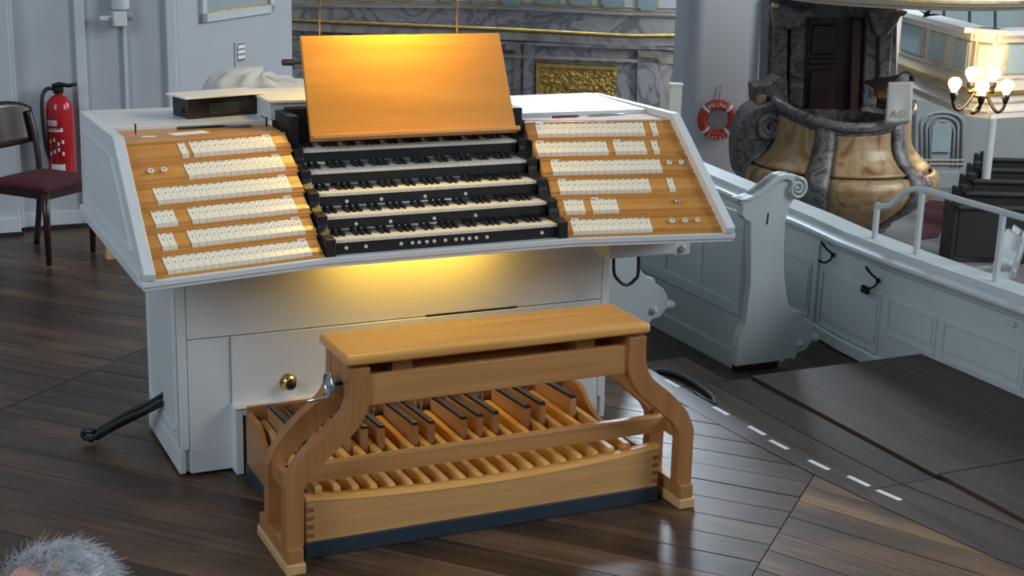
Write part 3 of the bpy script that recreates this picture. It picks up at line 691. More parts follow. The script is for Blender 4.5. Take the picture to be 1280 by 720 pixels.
# chair
def chair(name, label, loc, rz):
    t = thing(name, label, 'chair', loc); M = Matrix.Translation(loc) @ Matrix.Rotation(rz, 4, 'Z')       # faces local -Y
    L = lambda nm_, mb, mt, sm=False, bv=0: link(nm_, mb.mesh(nm_, mt, sm), t, matrix=M, bevel=bv)
    for sx_ in (-1, 1):
        L('leg', MB().tube([(sx_*.185, -.185, 0), (sx_*.19, -.19, .25), (sx_*.19, -.19, .42)], [.016, .021, .024], 8), mahog, True)
        L('leg', MB().tube(spline([(sx_*.175, .235, 0), (sx_*.18, .20, .25), (sx_*.185, .19, .45), (sx_*.19, .215, .65), (sx_*.19, .255, .80)], 5), .019, 8), mahog, True)
        L('side_rail', MB().box((sx_*.17, -.19, .38), (sx_*.20, .19, .435)), mahog, False, .003)
    L('front_rail', MB().box((-.19, -.205, .38), (.19, -.175, .435)), mahog, False, .003)
    L('back_rail', MB().box((-.185, .175, .38), (.185, .20, .435)), mahog, False, .003)
    cu_ = MB().grid(lambda i, j: ((i-.5)*2*.215*(1-.06*((2*j-1)**6)), -.215+.41*j, .455+.022*(1-(2*i-1)**6)*(1-(2*j-1)**6)), 15, 15)
    cu_.grid(lambda i, j: ((.5-i)*2*.215, -.215+.41*j, .432), 4, 4)
    L('seat_cushion', MB().box((-.213, -.213, .43), (.213, .193, .458)), redseat, False, .008)
    L('seat_crown', cu_, redseat, True)
    bk = MB().grid(lambda i, j: ((i-.5)*.46, .235+.05*(j)+.05*(1-(2*i-1)**2)-.018, .625+.24*j*(1-.20*abs(2*i-1)**3)-.02*(1-abs(2*i-1)**2)*(1-j)), 15, 8)
    o = L('backrest', bk, mahog, True); so_ = o.modifiers.new('s', 'SOLIDIFY'); so_.thickness = .022
    return t
chair('side_chair', 'dark wooden chair with a maroon padded seat before the wall', (-.86, 4.02, 0), math.radians(40))
# wooden block behind the console
bl = bx('wood_block', *[tuple(v) for v in (Vector((-.56, 3.78, 0)), Vector((-.49, 3.84, .10)))], foot_light); tag(bl, 'small light wooden block on the floor behind the console', 'block')
# cloth-covered object behind the console
def cl(i, j):
    a = 2*math.pi*i; prof = [(.30, 0), (.29, .5), (.28, .95), (.27, 1.16), (.262, 1.26), (.235, 1.325), (.16, 1.362), (.0, 1.374)]
    q = j*(len(prof)-1); k = min(int(q), len(prof)-2); f_ = q-k; r = prof[k][0]*(1-f_)+prof[k+1][0]*f_; z = prof[k][1]*(1-f_)+prof[k+1][1]*f_
    rip = 1+.05*math.sin(a*9+3*j+math.sin(a*3)*2)*min(1, r/.1)+.04*math.sin(a*4-j*5)
    zz = z*(1 - .035*(j > .5)*(.5+.5*math.cos(a+.3))) + .006*math.sin(a*11+j*9)
    return (-.26+r*rip*math.cos(a)*1.0, 1.46+r*rip*math.sin(a)*.8, max(.001, zz) if z > 0 else .001)
o = MB().grid(cl, 90, 36, True).build('dust_sheet', clothm, smooth=True); tag(o, 'grey canvas sheet draped over an object behind the console', 'cloth')
# microphone behind the desk
mc = thing('microphone_stand', 'black microphone on a stand behind the music desk', 'microphone', (-.08, 1.08, 0))
MB().lathe([(.065, 0), (.065, .015), (.02, .03), (.012, .05)], 20, Matrix.Translation((-.08, 1.08, 0))).build('base', iron, mc, smooth=40)
q = onpl(379, 78, 'y', 1.08); MB().tube([(-.08, 1.08, .03), (-.08, 1.08, q.z-.02), tuple(q)], .009, 8).build('pole', iron, mc, smooth=True)
q2 = onpl(353, 78, 'y', 1.08); MB().tube([tuple(q), tuple(q.lerp(q2, .45)), tuple(q.lerp(q2, .5)), tuple(q2)], [.008, .009, .014, .013], 10).build('head', blackm, mc, smooth=40)

# ------------------------------------------------------------------ pews
PEW = [(2.10, -.20), (2.376, -.20), (2.376, -.181), (2.400, -.160), (2.432, -.158), (2.462, -.169), (2.474, -.133), (2.525, -.122), (2.566, -.076), (2.563, -.016), (2.535, .025), (2.490, .055), (2.480, .083), (2.433, .096),
       (2.400, .130), (2.382, .175), (2.356, .291), (2.339, .438), (2.337, .566), (2.350, .63), (2.373, .674), (2.405, .685), (2.428, .705), (2.437, .733), (2.430, .765), (2.405, .793), (2.361, .809), (2.315, .814), (2.275, .806), (2.234, .784), (2.173, .741), (2.125, .715), (2.085, .705), (2.046, .702),
       (2.048, .684), (2.078, .668), (2.078, .615), (2.100, .592), (2.129, .58), (2.155, .26), (2.140, .05), (2.112, -.015), (2.104, -.06)]
def pew(label, dx, y, dz, length, base):
    t = thing('pew', label, 'pew', (2.3+dx, y, base))
    P = [(a+dx, max(b+dz, base) if b > -.19 else base+.035) for a, b in PEW]
    e = MB().prism(P, 'y', y, y+.055).build('end_panel', pewp, t, bevel=.004)
    cap = [(a+dx, b+dz) for a, b in PEW[20:34]]; arm = [(2.062, .690), (2.12, .694), (2.17, .716), (2.225, .752), (2.275, .780), (2.315, .786), (2.345, .775), (2.355, .75)]
    MB().prism(cap[2:]+[(a+dx, b+dz) for a, b in arm], 'y', y-.016, y+.07).build('arm_cap', pewp, e, bevel=.005)
    sp_ = []
    for k in range(40):
        a = math.radians(100-k*18); r = .054-.00115*k; sp_.append((2.383+dx+r*math.cos(a), y-.019, .737+dz+r*math.sin(a)))
    MB().tube(sp_, [.010-.0001*k for k in range(40)], 8).build('volute', pewp, e, smooth=True)
    MB().lathe([(.022, 0), (.022, .008), (.014, .010), (.012, .018), (.004, .022)], 18, align((0, -1, 0), (2.485+dx, y, -.084+dz))).build('boss', pewp, e, smooth=40)
    MB().tube([(2.54+dx, y+.03, -.068+dz), (2.605+dx, y+.03, -.073+dz), (2.622+dx, y+.03, -.074+dz)], [.026, .026, .016], 14).build('seat_roll_end', pewp, t, smooth=40)
    bx('plinth', (2.11+dx, y+.008, base-.0), (2.365+dx, y+.05, base+.04), mahog, t)
    x0, x1 = 2.125+dx, 2.155+dx; zb = base-.001
    bk = bx('back', (x0+.010, y+.05, zb), (x1, y+length, .60+dz), pewp, t)
    bx('back_rail', (x0, y+.05, .085+dz), (x0+.014, y+length, .145+dz), pewp, bk, .003)
    bx('back_rail', (x0, y+.05, zb), (x0+.012, y+length, zb+.10), pewp, bk, .003)
    bx('back_rail', (x0, y+.05, .53+dz), (x0+.014, y+length, .61+dz), pewp, bk, .003)
    ny = int(length/.36)
    for k in range(ny+1):
        yy = y+.055+k*.36; bx('back_stile', (x0+.002, yy, .14+dz), (x0+.012, yy+.07, .535+dz), pewp, bk, .003)
    bx('seat', (x1-.005, y+.05, .17+dz), (2.335+dx, y+length, .20+dz), pewp, t)
    return t, e
p1_, e1_ = pew('pale grey pew end with scrolled arm and black number one', 0, 1.25, 0, 2.4, ZL)
link('number', text_mesh('1', .085, blackm, .0008, 'number'), e1_, matrix=Matrix.Translation((2.228, 1.2485, .588)) @ Matrix.Rotation(math.radians(90), 4, 'X') @ Matrix.Rotation(math.radians(-4), 4, 'Z'))
pew('pale grey pew end half hidden behind the console and bench', -.732, 1.5, .18, 1.6, ZL)

# ------------------------------------------------------------------ parapet
YP = [-6, -3, -1, 0, .5, .9, 1.15, 1.4, 1.6, 1.8, 2.1, 2.4, 2.8, 3.3, 4.0, 4.7, 5.4]
def xo(y):
    K = [(-6, .9), (-3, .28), (-1, .03), (0, .0), (.9, .0), (1.4, .03), (1.8, .09), (2.4, .15), (3.3, .25), (4.7, .45), (5.4, .6)]
    for (a, u), (b, v) in zip(K, K[1:]):
        if a <= y <= b: return u+(v-u)*(y-a)/(b-a)
    return 0
def sweep(prof, y0, y1, closed=True):          # prof (x, z)
    ys = [y0]+[y for y in YP if y0+.02 < y < y1-.02]+[y1]; mb = MB(); n = len(prof)
    vs = [(x+xo(y), y, z) for y in ys for x, z in prof]; fs = []
    for i in range(len(ys)-1):
        for k in range(n):
            kk = (k+1) % n; fs.append((i*n+k, (i+1)*n+k, (i+1)*n+kk, i*n+kk))
    fs.append(tuple(range(n))); fs.append(tuple(range((len(ys)-1)*n, len(ys)*n))[::-1])
    return mb.add(vs, fs)
par = sweep([(2.815, -.7), (2.815, .40), (2.95, .40), (2.95, -.7)], -6, 5.4).build('wall_parapet', pewp); struct(par)
sweep([(2.74, .386), (2.738, .396), (2.744, .406), (2.760, .410), (2.79, .428), (2.80, .440), (2.80, .447), (2.955, .447), (2.965, .436), (2.965, .40), (2.80, .386)], -6, 5.4).build('ledge', pewp, par, smooth=30)
sweep([(2.790, .345), (2.775, .387), (2.82, .387), (2.82, .345)], -6, 5.4).build('ledge_moulding', pewp, par)
sweep([(2.795, -.19), (2.795, -.135), (2.805, -.125), (2.82, -.125), (2.82, -.19)], .73, 5.4).build('base_moulding', pewp, par)
def pframe(y0, y1, z0, z1):
    w_ = .012
    for a, b, c, d in ((y0, y1, z1-w_, z1), (y0, y1, z0, z0+w_), (y0, y0+w_, z0+w_, z1-w_), (y1-w_, y1, z0+w_, z1-w_)):
        sweep([(2.806, c), (2.806, d), (2.817, d), (2.817, c)], a, b).build('panel_moulding', pewp, par)
    sweep([(2.809, z0+.05), (2.809, z1-.03), (2.817, z1-.03), (2.817, z0+.05)], y0+.03, y1-.03).build('panel', pewp, par)
for y0, y1 in ((1.05, 1.62), (.62, .99), (.03, .575), (-.56, -.02)): pframe(y0, y1, -.12 if y1 > .99 else .005, .196)
for y0 in (1.74, 2.34): pframe(y0, y0+.55, -.12, .196)
sweep([(2.80, -.19), (2.80, .346), (2.817, .346), (2.817, -.19)], 1.66, 1.705).build('stile', pewp, par)
# rail on the parapet
rl = thing('handrail', 'white metal handrail with a swan-neck end standing on the parapet', 'railing', (2.85, .9, .447))
RX = lambda y: 2.87+xo(y)
path = spline([(RX(1.24), 1.24, .622), (RX(1.2), 1.205, .622), (RX(1.1), 1.12, .650), (RX(1.0), 1.03, .722), (RX(.95), .96, .757), (RX(.9), .88, .770), (RX(.8), .78, .772), (RX(.3), .30, .772), (RX(-.5), -.5, .772), (RX(-1), -1.0, .772), (RX(-2), -2.0, .772), (RX(-3), -3.0, .772)], 5)
MB().tube(path, .015, 8).build('top_rail', pewp, rl, smooth=40)
for y in (1.235, .885, .33, -.25, -.85, -1.45, -2.05): bx('post', (RX(y)-.012, y-.012, .445), (RX(y)+.012, y+.012, .625 if y > 1 else .768), pewp, rl, .003)
# coat hooks and latch
for (y, z, lb, extra) in ((1.523, .305, 'black iron coat hook on the parapet nearest the pew end', 0), (1.095, .275, 'black iron coat hook with a dark tag on the parapet', 1)):
    X = 2.803+xo(y); t = thing('coat_hook', lb, 'hook', (X, y, z-.05))
    M = MB().tube(spline([(X-.03, y+.035, z+.035), (X-.05, y+.03, z+.055), (X-.055, y+.01, z+.045), (X-.035, y-.005, z+.02), (X-.010, y-.01, z), (X-.012, y-.012, z-.03), (X-.04, y, z-.052), (X-.06, y+.022, z-.045)], 5), .006, 8).build('hook', iron, t, smooth=True)
    MB().lathe([(.013, 0), (.013, .006), (.006, .010)], 12, align((-1, 0, 0), (X+.003, y-.012, z-.01))).build('rosette', iron, t, smooth=40)
    for q in ((X-.03, y+.035, z+.035), (X-.06, y+.022, z-.045)): MB().lathe([(.002, -.009), (.008, -.005), (.009, 0), (.008, .005), (.002, .009)], 10, Matrix.Translation(q)).build('hook_ball', iron, t, smooth=True)
    if extra: bx('tag', (X-.05, y+.0, z-.085), (X-.035, y+.06, z-.045), iron, t)
lt = thing('door_latch', 'small white latch block on the parapet frieze', 'latch', (2.80, .126, .30))
bx('block', (2.795, .11, .295), (2.818, .135, .317), pewp, lt, .003); bx('bolt', (2.797, .13, .298), (2.81, .16, .313), pewp, lt, .003)
# acrylic sheet outside the railing
gm, t_, b_ = nt('clear_acrylic'); b_.inputs['Transmission Weight'].default_value = .9; b_.inputs['Roughness'].default_value = .08; b_.inputs['IOR'].default_value = 1.45; b_.inputs['Base Color'].default_value = (.85, .9, .9, 1)
q = [onpl(u, v, 'x', 3.10) for u, v in ((1258, 286), (1276, 299), (1259, 352), (1236, 344))]
mb = MB(); mb.add([tuple(v) for v in q]+[tuple(v+Vector((.02, .004, 0))) for v in q], [(0, 1, 2, 3), (7, 6, 5, 4), (0, 4, 5, 1), (1, 5, 6, 2), (2, 6, 7, 3), (3, 7, 4, 0)])
for v in mb.v: pass
ag = thing('acrylic_holder', 'clear acrylic leaflet holder on the outer side of the parapet', 'holder', tuple(q[3]))
mb.build('sheet', gm, ag)
q2 = [v+Vector((.06, .02, .01)) for v in q]; mb = MB(); mb.add([tuple(v) for v in q2]+[tuple(v+Vector((.012, .003, 0))) for v in q2], [(0, 1, 2, 3), (7, 6, 5, 4), (0, 4, 5, 1), (1, 5, 6, 2), (2, 6, 7, 3), (3, 7, 4, 0)]); mb.build('back_sheet', gm, ag)
MB().box((2.965, q[3].y-.02, .40), (3.12, q[3].y+.03, .425)).build('bracket', greym, ag)

# ------------------------------------------------------------------ the nave
ZN = -3.8
def Wp(h, D, z): v = CAM+RT*h+HD*D; return Vector((v.x, v.y, z))
def hD(u, v, D): return (far(u, v, D)-CAM).dot(RT)
def PF(name, poly, D, thick, mat, parent=None, bevel=0):
    a = [far(u, v, D) for u, v in poly]; b = [q+HD*thick for q in a]; n = len(a)
    ar = sum(poly[i][0]*poly[(i+1) % n][1]-poly[(i+1) % n][0]*poly[i][1] for i in range(n))
    if ar > 0: a.reverse(); b.reverse()
    mb = MB().add([tuple(q) for q in a]+[tuple(q) for q in b], [tuple(range(n)), tuple(range(n, 2*n))[::-1]]+[(i, n+i, n+(i+1) % n, (i+1) % n) for i in range(n)])
    return mb.build(name, mat, parent, bevel=bevel)
nf = MB().add([tuple(Wp(h, D, z)) for z in (ZN-.3, ZN) for h, D in ((-14, 9), (22, 9), (22, 42), (-14, 42))], [(3, 2, 1, 0), (4, 5, 6, 7), (0, 1, 5, 4), (1, 2, 6, 5), (2, 3, 7, 6), (3, 0, 4, 7)]).build('floor_nave', paint('nave_stone', (.16, .15, .15), .5, var=.2, scale=1)); struct(nf)
greyst = marble('grey_stone', (.062, .060, .060), (.15, .145, .14), 2.6, .45, .09, (.030, .029, .029), bump=.4)
greyst2 = marble('dark_carved_stone', (.038, .037, .037), (.095, .09, .085), 4, .5, .12, (.025, .025, .027), bump=1.0)
amber = marble('amber_marble', (.235, .132, .048), (.33, .235, .12), (2.4, 2.4, .7), .38, .12, (.12, .050, .014))
altm = marble('altar_marble', (.50, .49, .49), (.22, .21, .22), .9, .3, .05, (.36, .34, .33))
altb = marble('altar_marble_brown', (.44, .37, .32), (.60, .56, .5), .8, .35, .08, (.32, .25, .20))
farw = paint('far_white', (.62, .64, .64), .6, var=.02); farp = paint('far_panel', (.33, .42, .43), .5); farc = paint('far_cream', (.62, .59, .52), .6, var=.02)
# altar wall
aw = PF('wall_altar', [(240, -900), (930, -900), (930, 330), (240, 330)], 32.2, .5, altm); struct(aw)
PF('balustrade', [(240, -160), (930, -160), (930, 24), (790, 20), (640, 12), (300, 5)], 31.85, .6, farw, aw)
for a, b in ((1.2, 2.4), (5.5, 6.3), (10.0, 11.2)):
    for q in ([(300, a-3), (640, a), (790, a+8), (930, a+10), (930, b+10), (790, b+8), (640, b), (300, b-3)],): PF('line_moulding', q, 31.80, .08, gold if a > 5 and a < 6 else altb, aw)
for u0, u1, v1 in ((392, 425, 1), (440, 476, 2), (486, 520, 2), (545, 572, 3), (586, 611, 5), (625, 654, 7), (668, 701, 6), (710, 741, 8), (750, 781, 10), (796, 824, 14)):
    PF('cartouche', [(u0, -40), (u1, -40), (u1, v1-4), (u1-4, v1-3), (u1-5, v1), (u0+5, v1), (u0+4, v1-3), (u0, v1-4)], 31.78, .1, gold, aw)
    PF('cartouche_field', [(u0+1.6, -39), (u1-1.6, -39), (u1-1.6, v1-5), (u1-6, v1-1.6), (u0+6, v1-1.6), (u0+1.6, v1-5)], 31.75, .05, paint('pale_teal', (.36, .47, .47), .5) if 'pale_teal' not in MATS else MATS['pale_teal'], aw)
gl = [(300, 22), (366, 25), (480, 30), (660, 38), (792, 45), (865, 44), (930, 44)]
PF('cove', [(300, 5), (640, 12), (790, 20), (930, 24)]+[(u, v+2) for u, v in gl[::-1]], 31.95, .4, altm, aw)
MB().tube([far(u, v, 31.75) for u, v in gl], .042, 8).build('gilded_moulding', gold, aw, smooth=True)
PF('cornice', [(u, v+3) for u, v in gl]+[(u, v+13) for u, v in gl[::-1]], 31.98, .3, altb, aw)
PF('cornice', [(300, 46), (640, 56), (930, 66), (930, 62), (640, 52), (300, 42)], 32.0, .3, altm, aw)
PF('string_course', [(300, 62), (640, 72), (840, 80), (930, 80), (930, 76), (840, 76), (640, 68), (300, 58)], 32.05, .3, altb, aw)
PF('pilaster', [(655, 55), (668, 55), (666, 240), (652, 240)], 32.08, .3, altm, aw); PF('pilaster', [(643, 55), (651, 55), (649, 240), (640, 240)], 32.1, .3, altb, aw)
PF('pilaster', [(797, 62), (826, 64), (824, 240), (794, 240)], 32.05, .3, altm, aw); PF('pilaster', [(826, 64), (838, 64), (836, 240), (824, 240)], 32.1, .3, altb, aw)
PF('capital', [(797, 64), (826, 66), (825, 73), (798, 71)], 31.98, .2, altb, aw); PF('capital', [(632, 54), (650, 55), (650, 63), (632, 62)], 31.98, .2, altb, aw)
from mathutils import noise as mnoise
a, b, c = far(672, 81, 32.15), far(771, 86, 32.15), far(672, 135, 32.15)
def rel(i, j):
    q = a+(b-a)*i+(c-a)*j; hh = .05+.13*abs(mnoise.noise((i*13, j*7, 1)))+.10*abs(mnoise.noise((i*30, j*17, 5)))
    return tuple(q-HD*hh)
gr = thing('altar_relief', 'gilded relief panel set in the marble altar wall', 'relief', tuple(c))
MB().grid(rel, 110, 60).build('relief', gold, gr, smooth=True)
PF('frame', [(670, 79), (773, 84), (773, 88), (675, 83.5), (675, 138), (670, 138)], 31.98, .25, gold, gr)
# pier with lifebuoy
h0, h1 = hD(857, 100, 25), hD(1125, 100, 25); D0 = 25.0
plan = []
for cx, cy, a0 in ((h0+.28, D0+.28, 180), (h1-.28, D0+.28, 270)):
    for k in range(7):
        a_ = math.radians(a0+k*15); plan.append((cx+.28*math.cos(a_), cy+.28*math.sin(a_)))
plan += [(h1, D0+2.2), (h0, D0+2.2)]
n = len(plan); pr = MB().add([tuple(Wp(h, D, z)) for z in (ZN, 9) for h, D in plan], [tuple(range(n))[::-1], tuple(range(n, 2*n))]+[(i, (i+1) % n, n+(i+1) % n, n+i) for i in range(n)]).build('wall_pier', paint('pier_paint', (.54, .57, .61), .55, var=.02), smooth=30); struct(pr)
MB().tube([far(957.5, -3, 24.93), far(951, 108, 24.93), far(940, 330, 24.93)], .034, 8).build('downpipe', iron, pr, smooth=True)
MB().tube([far(965, -3, 24.96), far(958, 108, 24.96), far(950, 330, 24.96)], .03, 8).build('trim_strip', farw, pr, smooth=True)
lb = thing('lifebuoy', 'red lifebuoy with white bands and lettering hanging on the white pier', 'lifebuoy', tuple(far(897, 177, 24.9)))
cL = far(896.8, 149.8, 24.88); R0, r0 = .262, .082
Ml = Matrix((RT, Vector((0, 0, 1)), -HD)).transposed().to_4x4(); Ml.translation = cL
orange_red = paint('lifebuoy_red', (.50, .045, .02), .4, var=.06)
ring = MB().tube([Ml @ Vector((R0*math.cos(k*math.pi/32), R0*math.sin(k*math.pi/32), 0)) for k in range(64)], r0, 14, closed=True).build('ring', orange_red, lb, smooth=True)
for a_ in (47, 138, 222, 312): MB().tube([Ml @ Vector((R0*math.cos(math.radians(a_+d)), R0*math.sin(math.radians(a_+d)), 0)) for d in (-5, -2, 2, 5)], r0*1.04, 14).build('band', paper, lb, smooth=40)
for word, mid_, step, sgn, sz, rr_ in (('Michel', 88, 12.5, -1, .125, R0+.005), ('Local', 268, 13, 1, .10, R0+.028)):
    for k, ch in enumerate(word):
        a_ = math.radians(mid_+sgn*step*(k-(len(word)-1)/2)); rot = a_-math.pi/2 if sgn < 0 else a_+math.pi/2
        Mt = Ml @ Matrix.Translation((rr_*math.cos(a_), rr_*math.sin(a_), r0*.96)) @ Matrix.Rotation(rot, 4, 'Z')
        link('lettering', text_mesh(ch, sz, paper, .004), ring, matrix=Mt)
MB().tube([far(899, 124, 24.95), far(901, 107, 24.97)], .012, 6).build('hanging_strap', greym, lb)
# post near the far end of the parapet
po = thing('gallery_post', 'slim cream post standing beyond the right end of the console', 'post', tuple(far(845, 140, 9)))
q = far(845, 104, 9.0); w_ = .036
def hb(q, w1, z0, z1, nm_, mt, par_): return MB().add([tuple(q+RT*a+HD*b+Vector((0, 0, z-q.z))) for z in (z0, z1) for a, b in ((-w1, -w1), (w1, -w1), (w1, w1), (-w1, w1))], [(3, 2, 1, 0), (4, 5, 6, 7), (0, 1, 5, 4), (1, 2, 6, 5), (2, 3, 7, 6), (3, 0, 4, 7)]).build(nm_, mt, par_)
hb(q, w_, ZL, q.z-.01, 'shaft', farc, po); hb(q, w_+.006, q.z-.012, q.z, 'cap', farc, po)

# pulpit -----------------------------------------------------------------
DP = 21.5; cP = far(1050, 170, DP)
zz = lambda v: far(1050, v, DP).z
pu = thing('pulpit', 'carved pulpit of grey stone and amber marble with a dark door', 'pulpit', (cP.x, cP.y, ZN))
prof = [(.93, 147), (.955, 155), (.965, 165), (.99, 175), (1.05, 185), (1.16, 195), (1.30, 203), (1.37, 209), (1.395, 216), (1.37, 226), (1.28, 238), (1.12, 250), (.92, 262), (.74, 272)]
prof = [(r, zz(v)) for r, v in prof]
def pp(phi, r, z): return tuple(Vector((cP.x, cP.y, 0)) + RT*(r*math.sin(phi)) - HD*(r*math.cos(phi)) + Vector((0, 0, z)))
def interp(t):
    q = t*(len(prof)-1); k = min(int(q), len(prof)-2); f_ = q-k; return prof[k][0]*(1-f_)+prof[k+1][0]*f_, prof[k][1]*(1-f_)+prof[k+1][1]*f_
zrim = lambda phi: zz(147)+.22*(1-math.cos(max(-1.9, min(1.9, phi+.03))*1.9))/2
def sector(a0, a1, t0, t1, dr, nm_, mt, bulge=0, nu=14, nv=26, rimtop=False):
    def fn(i, j):
        phi = a0+(a1-a0)*i; r, z = interp(t0+(t1-t0)*j)
        e_ = bulge*(1-abs(2*i-1)**4)*(1-abs(2*j-1)**6)
        if rimtop and j < .35: z += (zrim(phi)-zz(147)-.02)*(1-j/.35)
        return pp(phi, r+dr+e_, z)
    o = MB().grid(fn, nu, nv).build(nm_, mt, pu, smooth=True); so_ = o.modifiers.new('s', 'SOLIDIFY'); so_.thickness = .06; so_.offset = 0; return o
rd = math.radians
MB().grid(lambda i, j: pp(2*math.pi*i, interp(j)[0]-.05, interp(j)[1]), 48, 24, True).build('core', greyst, pu, smooth=True)
ribs = [8-96, 8-32, 8+34, 8+96]
for i_, rc in enumerate(ribs):
    sector(rd(rc-7), rd(rc+7), 0, 1, .015, 'rib', greyst, .06, 8, rimtop=True)
for c0, c1 in zip(ribs, ribs[1:]):
    sector(rd(c0+8), rd(c1-8), .02, .46, -.01, 'upper_panel', amber, .02, rimtop=True)
    sector(rd(c0+8), rd(c1-8), .50, .99, .0, 'lower_panel', amber, .05)
MB().tube([pp(rd(k*5), .975, zrim(rd(k*5 if k*5 <= 180 else k*5-360))) for k in range(-24, 28)], .075, 10).build('rim', greyst, pu, smooth=True)
MB().tube([pp(rd(k*5), .955, zrim(rd(k*5))-.10) for k in range(-24, 28)], .045, 8).build('rim_moulding', greyst2, pu, smooth=True)
MB().tube([pp(rd(k*5), 1.405, zz(214)) for k in range(10, 24)], .05, 8).build('belly_edge', greyst, pu, smooth=True)
MB().grid(lambda i, j: pp(2*math.pi*i, (.76-.35*j+.09*math.sin(9*math.pi*j))*(1+.04*math.sin(i*60)), zz(271)+(ZN-zz(271))*j), 60, 30, True).build('pedestal', greyst2, pu, smooth=True)
# stone back wall with pilasters and door
bw = PF('back_wall', [(962, -10), (1122, -10), (1118, 210), (956, 210)], 22.75, .8, greyst, pu)
PF('pilaster', [(969, 6), (986, 8), (983, 130), (966, 118)], 22.45, .4, greyst, pu, .03); PF('pilaster', [(989, 20), (1008, 22), (1003, 135), (986, 130)], 22.55, .3, greyst, pu, .03)
PF('pilaster', [(1084, 18), (1098, 18), (1096, 130), (1078, 135)], 22.5, .3, greyst, pu, .03); PF('pilaster', [(1100, 18), (1118, 20), (1112, 105), (1098, 118)], 22.4, .4, greyst, pu, .03)
PF('scroll_bracket', [(1085, 14), (1136, 14), (1132, 20), (1126, 21), (1122, 30), (1114, 38), (1110, 44), (1096, 46)], 22.2, .4, greyst, pu, .03)
PF('scroll_bracket', [(966, 8), (1020, 12), (1018, 22), (1008, 22), (1004, 30), (994, 38), (984, 36), (970, 34)], 22.2, .4, greyst, pu, .03)
PF('gilt_leaf', [(965, 4), (975, 5), (973, 11), (966, 10)], 22.1, .12, gold, pu, .02)
redd = paint('door_oxblood', (.022, .006, .006), .35, var=.15)
dr = PF('pulpit_door', [(1012, 24), (1082, 22), (1076, 150), (1006, 150)], 22.7, .2, redd, pu)
for q in ([(1017, 32), (1046, 31), (1044, 68), (1014, 69)], [(1014, 88), (1044, 87), (1041, 140), (1010, 140)]): PF('door_panel', q, 22.62, .1, redd, dr, .02)
PF('door_rail', [(1013, 74), (1046, 73), (1045, 80), (1012, 81)], 22.62, .1, redd, dr, .02)
PF('door_edge', [(1066, 24), (1078, 24), (1073, 140), (1062, 140)], 22.55, .2, paint('door_frame_brown', (.045, .016, .013), .4), dr, .02)
# left volute
cv = far(953, 185, 21.9)
vo = MB().add([], [])
pts = [(985, 128), (960, 131), (938, 140), (926, 158), (921, 182), (921, 205), (926, 226), (945, 236), (960, 232), (966, 214), (978, 196), (988, 170), (992, 145)]
PF('side_volute', [tuple(q)[:2] for q in spline([(u, v, 0) for u, v in pts], 4, True)], 21.35, .9, greyst2, pu, .06)
sp_ = []
for k in range(44):
    a_ = k*.33; r_2 = 17-.36*k; sp_.append(far(962+r_2*math.cos(a_)*.9, 160-r_2*math.sin(a_), 21.33))
MB().tube(sp_, .05, 8).build('volute_scroll', greyst, pu, smooth=True)
PF('capital_block', [(943, 108), (962, 106), (975, 96), (985, 100), (985, 136), (945, 138)], 21.7, .7, greyst2, pu, .04)
PF('gilt_panel', [(946, 120), (958, 118), (959, 136), (946, 137)], 21.6, .2, paint('gilt_brown', (.25, .15, .07), .5), pu, .02)
# sounding board
cc = far(1128, 11, 21.5); zc = far(1128, 12, 19.7).z
sb = thing('pulpit_canopy', 'white and gold moulded sounding board above the pulpit', 'canopy', (cc.x, cc.y, zc))
def disc(r0_, r1_, z0_, z1_, nm_, mt): MB().lathe([(r0_, z0_), (r1_, z1_)], 64, Matrix.Translation((cc.x, cc.y, zc))).build(nm_, mt, sb, smooth=30)
disc(1.80, 1.86, 0, .035, 'lower_moulding', farw); disc(1.87, 1.88, .035, .06, 'gilt_fillet', gold); disc(1.90, 1.95, .06, .11, 'upper_moulding', farc); disc(1.97, 1.97, .11, .14, 'gilt_fillet', gold); disc(1.92, 1.5, .14, .8, 'crown', farw)
# antependium, lectern and lamp on the pulpit rim
an = thing('antependium', 'pale cloth with gold letters hanging over the pulpit rim', 'cloth', tuple(far(1124, 153, 20.6)))
def anf(i, j):
    q = far(1110+31*i-2*j-2*j*(1-i), 102.5-.5*i+51*j, 20.45); return tuple(q+HD*(-.012*math.sin(i*7)*j)+Vector((0, 0, 0)))
o = MB().grid(anf, 12, 14).build('cloth_panel', paint('pale_cloth', (.46, .46, .42), .8), an, smooth=True); so_ = o.modifiers.new('s', 'SOLIDIFY'); so_.thickness = .012
Mt = Matrix((RT, Vector((0, 0, 1)), -HD)).transposed().to_4x4()
for ch, u in (('A', 1118), ('\u03A9', 1129)):
    M2 = Mt.copy(); M2.translation = far(u, 142.5, 20.42); link('lettering', text_mesh(ch, .14, MATS.get('faded_gold') or paint('faded_gold', (.34, .30, .18), .6), .004), an, matrix=M2)
ld = thing('pulpit_lectern', 'small wooden reading desk on the pulpit rim', 'lectern', tuple(far(1110, 125, 21)))
PF('desk_top', [(1093, 109), (1142, 100), (1142, 103), (1095, 112)], 20.55, .7, mahog, ld)
PF('desk_side', [(1098, 110), (1108, 108), (1108, 122), (1098, 123)], 20.75, .3, beechd, ld)
gn = thing('gooseneck_lamp', 'thin black gooseneck reading lamp over the pulpit desk', 'lamp', tuple(far(1114, 104, 20.8)))
MB().tube(spline([far(1114, 103, 20.7), far(1122, 95, 20.7), (far(1131, 90, 20.7)), far(1137, 92, 20.7), far(1140, 98, 20.7)], 5), .012, 6).build('neck', iron, gn, smooth=True)
MB().lathe([(.02, -.05), (.045, 0), (.045, .03), (.02, .05)], 12, Matrix.Translation(far(1140, 99, 20.7))).build('head', iron, gn, smooth=True)
